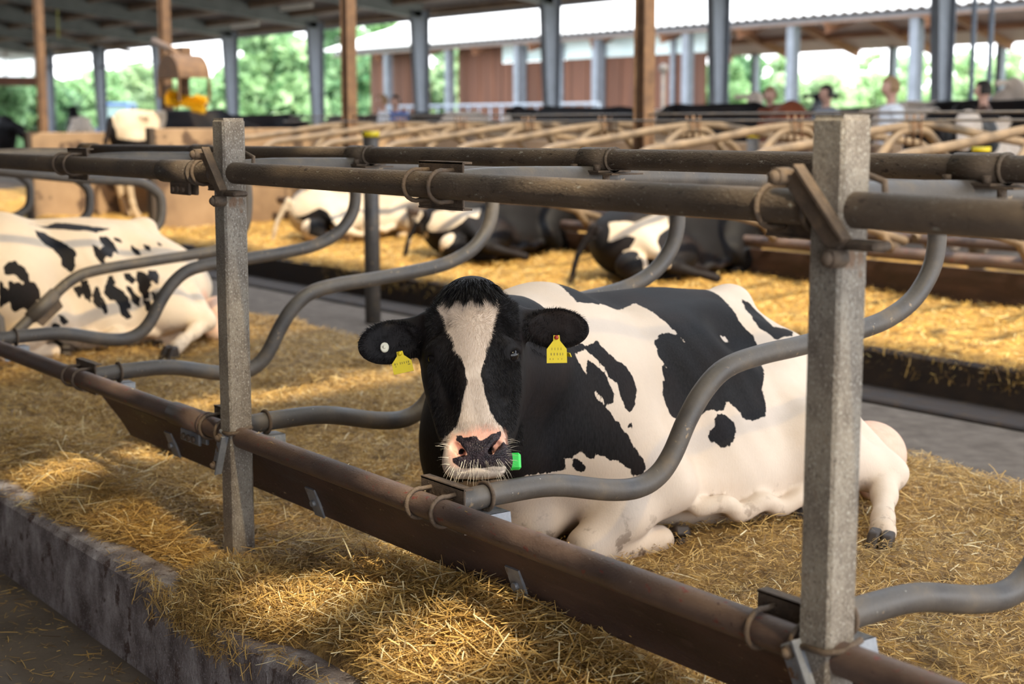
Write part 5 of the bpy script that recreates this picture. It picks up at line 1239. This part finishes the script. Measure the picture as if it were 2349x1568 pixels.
for x in (-52,-47.5,-39.4,-34.0,-30.0,-25.0,-20,-15):
    b = MB(); b.box((x-0.14,BY1-0.3,-0.3),(x+0.14,BY1,4.4)); o = st('barn_post', b, M_SILVER, 'grey post along the back of the far barn', 'post'); o['group'] = 'back posts of the far barn'
def clad(x0, x1, z1, y, label, z0=0.3):
    b = MB(); n_ = max(2,int((x1-x0)/0.5)); 
    for i in range(n_):
        a = x0+(x1-x0)*i/n_; c = x0+(x1-x0)*(i+1)/n_; b.box((a+0.01,y+(0.02 if i%2 else 0),z0),(c-0.01,y+0.08,z1))
    o = st('timber_wall', b, M_BROWNWALL, label, 'wall')
XB = lambda px: on(px,200,1,36.0)[0]
clad(XB(850),XB(984),4.72,36.0,'brown timber wall panel at the left end of the far barn')
clad(XB(1051),XB(1150),4.72,36.0,'brown timber wall panel right of the green opening')
clad(XB(1152),XB(1617),3.72,36.0,'long brown timber wall under the pale window strip')
b = MB(); b.box((XB(1152),36.02,3.74),(XB(1617),36.06,4.72)); o = b.build('window_strip', mat('pale_window_strip', (0.62,0.78,0.82), 0.3)); o['kind'] = 'structure'; o['label'] = 'pale blue window strip above the long brown wall'; o['category'] = 'window'
for x in [XB(q) for q in (1205,1290,1385,1470,1545)]:
    b = MB(); b.box((x-0.10,35.9,0.3),(x+0.10,36.0,4.35)); o = st('wall_batten', b, M_SILVER, 'dark upright on the long brown wall', 'upright'); o['group'] = 'uprights of the long brown wall'
# pale rails of a feed fence in front of the brown walls
f = empty('feed_fence', (0,0,0)); tag(f, 'pale blue feed fence rails before the brown walls', 'fence')
M_PALE = mat('pale_blue_grey_steel', (0.20,0.24,0.30), 0.6)
b = MB(); b.tube([(-50,31,1.9),(-36,31,1.9)],0.05,6); b.build('top_rail', M_PALE, f)
b = MB(); b.tube([(-50,31,1.0),(-36,31,1.0)],0.05,6); b.build('bottom_rail', M_PALE, f)
for x in np.arange(-50,-35.9,0.7):
    b = MB(); b.tube([(x,31,0.0 if abs(x+43)%3.5<0.3 else 1.0),(x,31,1.9)],0.035,6); b.build('upright', M_PALE, f)
# thin poles and dark post at right
for (px, y, m_, lab) in ((2228,15.5,M_PALE,'thin pale pole left of its twin at far right'),(2268,15.5,M_PALE,'thin pale pole, the right one of the pair')):
    p = on(px,200,1,y); b = MB(); b.tube([(p[0],y,-0.02),(p[0],y,roof_z(y)-0.1)],0.035,8); o = b.build('thin_pole', m_); tag(o, lab, 'pole')
b = MB(); b.tube([(-25,24,-0.3),(-25,24,2.6)],0.05,8); b.ball((-25,24,2.6),0.12); o = b.build('lamp_post', M_TUBE); tag(o,'short dark post with a round head before the meadow','post')
# ------------------------------------------------------------------ trees and hedges
def tree(label, px, py_top, D, wpx, m, seed, leaf=0.26, n=5200, name='tree', group=None, fill=1.0):
    r_ = np.random.RandomState(seed); top = at(px, py_top, D); z1 = top[2]; w = wpx/F_PX*D/2
    e = empty(name, (top[0], top[1], -0.3)); tag(e, label, 'tree' if name == 'tree' else 'bush', group); H = z1+0.3
    u_ = RW[:,0].copy(); u_[2] = 0; u_ /= np.linalg.norm(u_); v_ = np.array([-u_[1], u_[0], 0])
    k = 46 if name == 'tree' else 64; s = r_.uniform(-1,1,k); 
    if name == 'tree': zt = H*np.sqrt(np.clip(1.02-(s*0.96)**2,0,1)); zc = r_.uniform(0.12,0.90,k)*zt; rad = 0.30*w*r_.uniform(0.7,1.2,k)
    else: zt = H*(0.90+0.10*np.sin(s*5+seed)); zc = r_.uniform(0.05,0.92,k)*zt; rad = 0.24*w*r_.uniform(0.7,1.2,k)
    rz = np.minimum(rad*0.8, H*0.2); zc = np.minimum(zc, H-rz)
    cs = s[:,None]*w*0.92*u_ + r_.uniform(-0.5,0.5,k)[:,None]*w*v_; cs[:,2] = zc
    ci = r_.randint(0,k,n); d = r_.normal(size=(n,3)); d /= np.linalg.norm(d,axis=1)[:,None]
    P = cs[ci] + d*np.stack([rad,rad,rz],1)[ci]*r_.uniform(0.55,1.05,n)[:,None]; P = P[P[:,2] > 0.05]; n = len(P)
    u = r_.normal(size=(n,3)); u /= np.linalg.norm(u,axis=1)[:,None]; v = np.cross(u, r_.normal(size=(n,3))); v /= np.linalg.norm(v,axis=1)[:,None]
    q = leaf*r_.uniform(0.6,1.3,n)[:,None]
    V = np.stack([P-u*q, P-v*q*0.6, P+u*q, P+v*q*0.6],1).reshape(-1,3); i = np.arange(n)*4
    me = np_mesh('foliage', V, np.stack([i,i+1,i+2,i+3],1), smooth=False)
    tone = 0.15*np.sin(ci*2.4)                      # each spray of leaves has its own green
    set_attr(me, 'rnd', np.repeat(np.clip(r_.normal(0.5,0.25,len(ci))+tone,0,1)[:n],4)); link('foliage', me, m, e)
    t = MB(); t.tube([(0,0,0),(0.05*w,0,H*0.45),(0,0.05*w,H*0.75)],[max(0.07,w*0.06),max(0.05,w*0.04),0.04],8)
    if name == 'tree':
        for c in cs[:6]: t.tube([(0.05*w,0,H*0.35),tuple(c*0.85)],[0.09,0.03],6)
    t.build('trunk' if name == 'tree' else 'stems', M_TRUNK, e)
    return e
tree('tall pale green tree seen between the silver columns left of centre', 610, 28, 66, 240, M_LEAF_A, 1, 0.34, 9000)
tree('broad green tree just left of the white roof', 765, 12, 104, 260, M_LEAF_B, 2, 0.36, 10000)
tree('dark green tree beside the end of the white roof', 870, 15, 125, 230, M_LEAF_A, 3, 0.42, 7500)
tree('rounded green tree behind the yellow cattle brush', 500, 118, 72, 130, M_LEAF_A, 4, 0.34, 5000)
tree('low pale hedge behind the cattle brush, left part', 385, 138, 84, 180, M_LEAF_C, 5, 0.36, 9000, 'hedge')
tree('hazy hedge between the second and third silver columns', 290, 140, 92, 180, M_LEAF_C, 51, 0.36, 9000, 'hedge')
tree('low green hedge between the two leftmost silver columns', 180, 132, 80, 180, M_LEAF_A, 6, 0.36, 10000, 'hedge')
tree('dark green bushes under the translucent gable', 60, 160, 66, 190, M_LEAF_B, 7, 0.32, 8000, 'hedge')
tree('green bushes at the far left edge under the translucent gable', -60, 150, 58, 190, M_LEAF_A, 8, 0.30, 7000, 'hedge')
tree('bright green tree in the opening of the brown walls', 1020, 70, 86, 190, M_LEAF_C, 9, 0.36, 7000)
tree('green tree right of the brown building, beside the silver column', 1650, 70, 80, 150, M_LEAF_A, 10, 0.34, 6000)
tree('small dark tree between the grey posts of the far barn', 1715, 100, 88, 110, M_LEAF_B, 11, 0.34, 4500)
tree('pale bush in the middle of the right hand field', 1865, 158, 78, 150, M_LEAF_C, 12, 0.32, 5000, 'hedge')
tree('pale green tree at the field edge left of the open sky', 1795, 110, 90, 80, M_LEAF_C, 13, 0.34, 3500)
tree('airy tree standing on the horizon right of the open sky', 2005, 108, 120, 110, M_LEAF_C, 14, 0.38, 1300)
tree('airy tree seen between the thin brown posts', 2095, 100, 125, 120, M_LEAF_C, 15, 0.38, 1500)
tree('airy tree seen past the dark column at right', 2215, 100, 118, 100, M_LEAF_C, 16, 0.38, 1400)
tree('leafy tree near the right edge of the view', 2310, 95, 100, 120, M_LEAF_C, 17, 0.36, 3200)
for i, px in enumerate((1850,1960,2070,2180,2290,2390)):
    tree('distant hedge along the end of the field', px, 170+4*(i%2), 200, 124, M_LEAF_C, 30+i, 0.85, 3400, 'hedge', group='distant hedges along the field')
# ------------------------------------------------------------------ tractor and people
tr = empty('tractor', tuple(on(268,250,1,23.5)[:2])+(-0.3,)); tag(tr, 'blue tractor with a glass cab parked beyond the columns', 'tractor')
M_BLUE = mat('blue_paint', (0.10,0.18,0.40), 0.4)
b = MB(); b.box((-1.0,-0.9,1.2),(1.0,0.9,1.5), None, 0.05); b.box((-1.0,-0.8,2.85),(0.9,0.8,3.0), None, 0.05)
for sx in (-0.95,0.85):
    for sy in (-0.75,0.75): b.tube([(sx,sy,1.5),(sx*0.95,sy,2.9)],0.05,6)
b.box((0.9,-0.45,1.0),(2.6,0.45,1.75), None, 0.1); b.build('body', M_BLUE, tr)
b = MB(); b.box((-0.9,-0.7,1.5),(0.8,0.7,2.85)); b.build('cab_glass', M_GLASS, tr)
for (x, y, r) in ((-0.5,-0.95,0.85),(-0.5,0.95,0.85),(2.1,-0.8,0.55),(2.1,0.8,0.55)):
    b = MB(); b.tube([(x,y-0.2,r),(x,y+0.2,r)],r,24); b.build('wheel', M_BLACKP, tr)
tr.rotation_euler = (0,0,-0.6); tr.scale = (0.85,0.85,0.80)
def person_mesh():
    f = Field((-0.45,-0.30,-0.02),(0.45,0.35,1.80),0.014)
    f.ell((0,0,1.18),(0.19,0.11,0.30),None,0.05); f.ell((0,0,0.95),(0.17,0.12,0.14),None,0.05); f.cap((-0.17,0,1.40),(0.17,0,1.40),0.06,0.06,0.05)
    f.cap((0,0,1.42),(0,0.01,1.56),0.055,0.05,0.03); f.ell((0,0.02,1.65),(0.078,0.095,0.115),None,0.02); f.ell((0,0.115,1.63),(0.014,0.018,0.022),None,0.01)
    for s in (-1,1):
        f.ell((s*0.08,0.01,1.645),(0.012,0.02,0.03),None,0.008)
        f.chain([(s*0.20,0,1.38,0.055),(s*0.25,-0.01,1.10,0.042),(s*0.23,0.12,0.92,0.032)],0.03); f.ell((s*0.225,0.17,0.90),(0.03,0.05,0.04),None,0.02)
        for k in range(4): f.cap((s*(0.205+0.014*k),0.20,0.90),(s*(0.205+0.014*k),0.245-0.006*abs(k-1),0.875),0.009,0.007,0.004)
        f.cap((s*0.20,0.18,0.905),(s*0.185,0.215,0.91),0.010,0.008,0.006)
        f.chain([(s*0.09,0,0.92,0.09),(s*0.10,0.01,0.50,0.058),(s*0.10,-0.01,0.10,0.045)],0.03); f.ell((s*0.10,0.06,0.04),(0.045,0.12,0.04),None,0.02)
    return f.mesh(1)
PV, PQ = person_mesh()
M_SKIN = mat('skin', (0.55,0.32,0.24), 0.6); M_TROUS = mat('dark_trousers', (0.03,0.035,0.05), 0.8)
def person(label, px, D, face, shirt, hair):
    p = at(px, 250, D); e = link('person', np_mesh('person', PV, PQ), M_SKIN); e.location = (p[0],p[1],-0.02); e.rotation_euler = (0,0,face); tag(e, label, 'person')
    def shell(nm, sel, off, m):
        me_ = e.data; N = np.zeros(len(PV)*3, np.float32); me_.vertices.foreach_get('normal', N); N = N.reshape(-1,3)
        W = PV + N*off; k_ = sel(PV); q = PQ[k_[PQ].all(1)]; u_ = np.unique(q); mp = np.full(len(PV),-1); mp[u_] = np.arange(len(u_))
        link(nm, np_mesh(nm, W[u_], mp[q]), m, e)
    shell('shirt', lambda V: (V[:,2] > 0.93) & (V[:,2] < 1.47) & ~((np.abs(V[:,0]) > 0.17) & (V[:,2] < 1.12)), 0.014, shirt)
    shell('trousers', lambda V: (V[:,2] > 0.08) & (V[:,2] < 0.97) & (np.abs(V[:,0]) < 0.185) & (V[:,1] < 0.13), 0.012, M_TROUS)
    shell('hair', lambda V: (V[:,2] > 1.60) & ((V[:,1] < 0.05) | (V[:,2] > 1.70)) & (np.abs(V[:,0]) < 0.1), 0.014, hair)
    return e
M_SH_W = mat('white_shirt', (0.80,0.82,0.86), 0.8); M_SH_B = mat('blue_shirt', (0.06,0.16,0.50), 0.8); M_SH_D = mat('brown_jacket', (0.10,0.05,0.035), 0.8); M_SH_R = mat('grey_shirt', (0.25,0.28,0.33), 0.8)
M_HA = mat('dark_hair', (0.02,0.015,0.012), 0.7); M_HB = mat('light_hair', (0.30,0.18,0.09), 0.7)
person('person in a white shirt standing behind the black cows at right', 2045, 16.5, 2.6, M_SH_W, M_HB)
person('person in a dark brown jacket beside the thin pale poles', 2257, 18.0, 2.2, M_SH_D, M_HA)
person('dark haired person in a grey shirt right of the red brown cow', 1897, 20.07, 2.9, M_SH_R, M_HA)
person('person with pinkish face left of the red brown cow', 1766, 21.0, -2.6, M_SH_R, M_HB)
person('person in a white top by the left end of the far barn', 880, 27.0, 2.8, M_SH_W, M_HB)
person('person in blue standing beside the white topped person', 908, 27.5, -2.5, M_SH_B, M_HA)
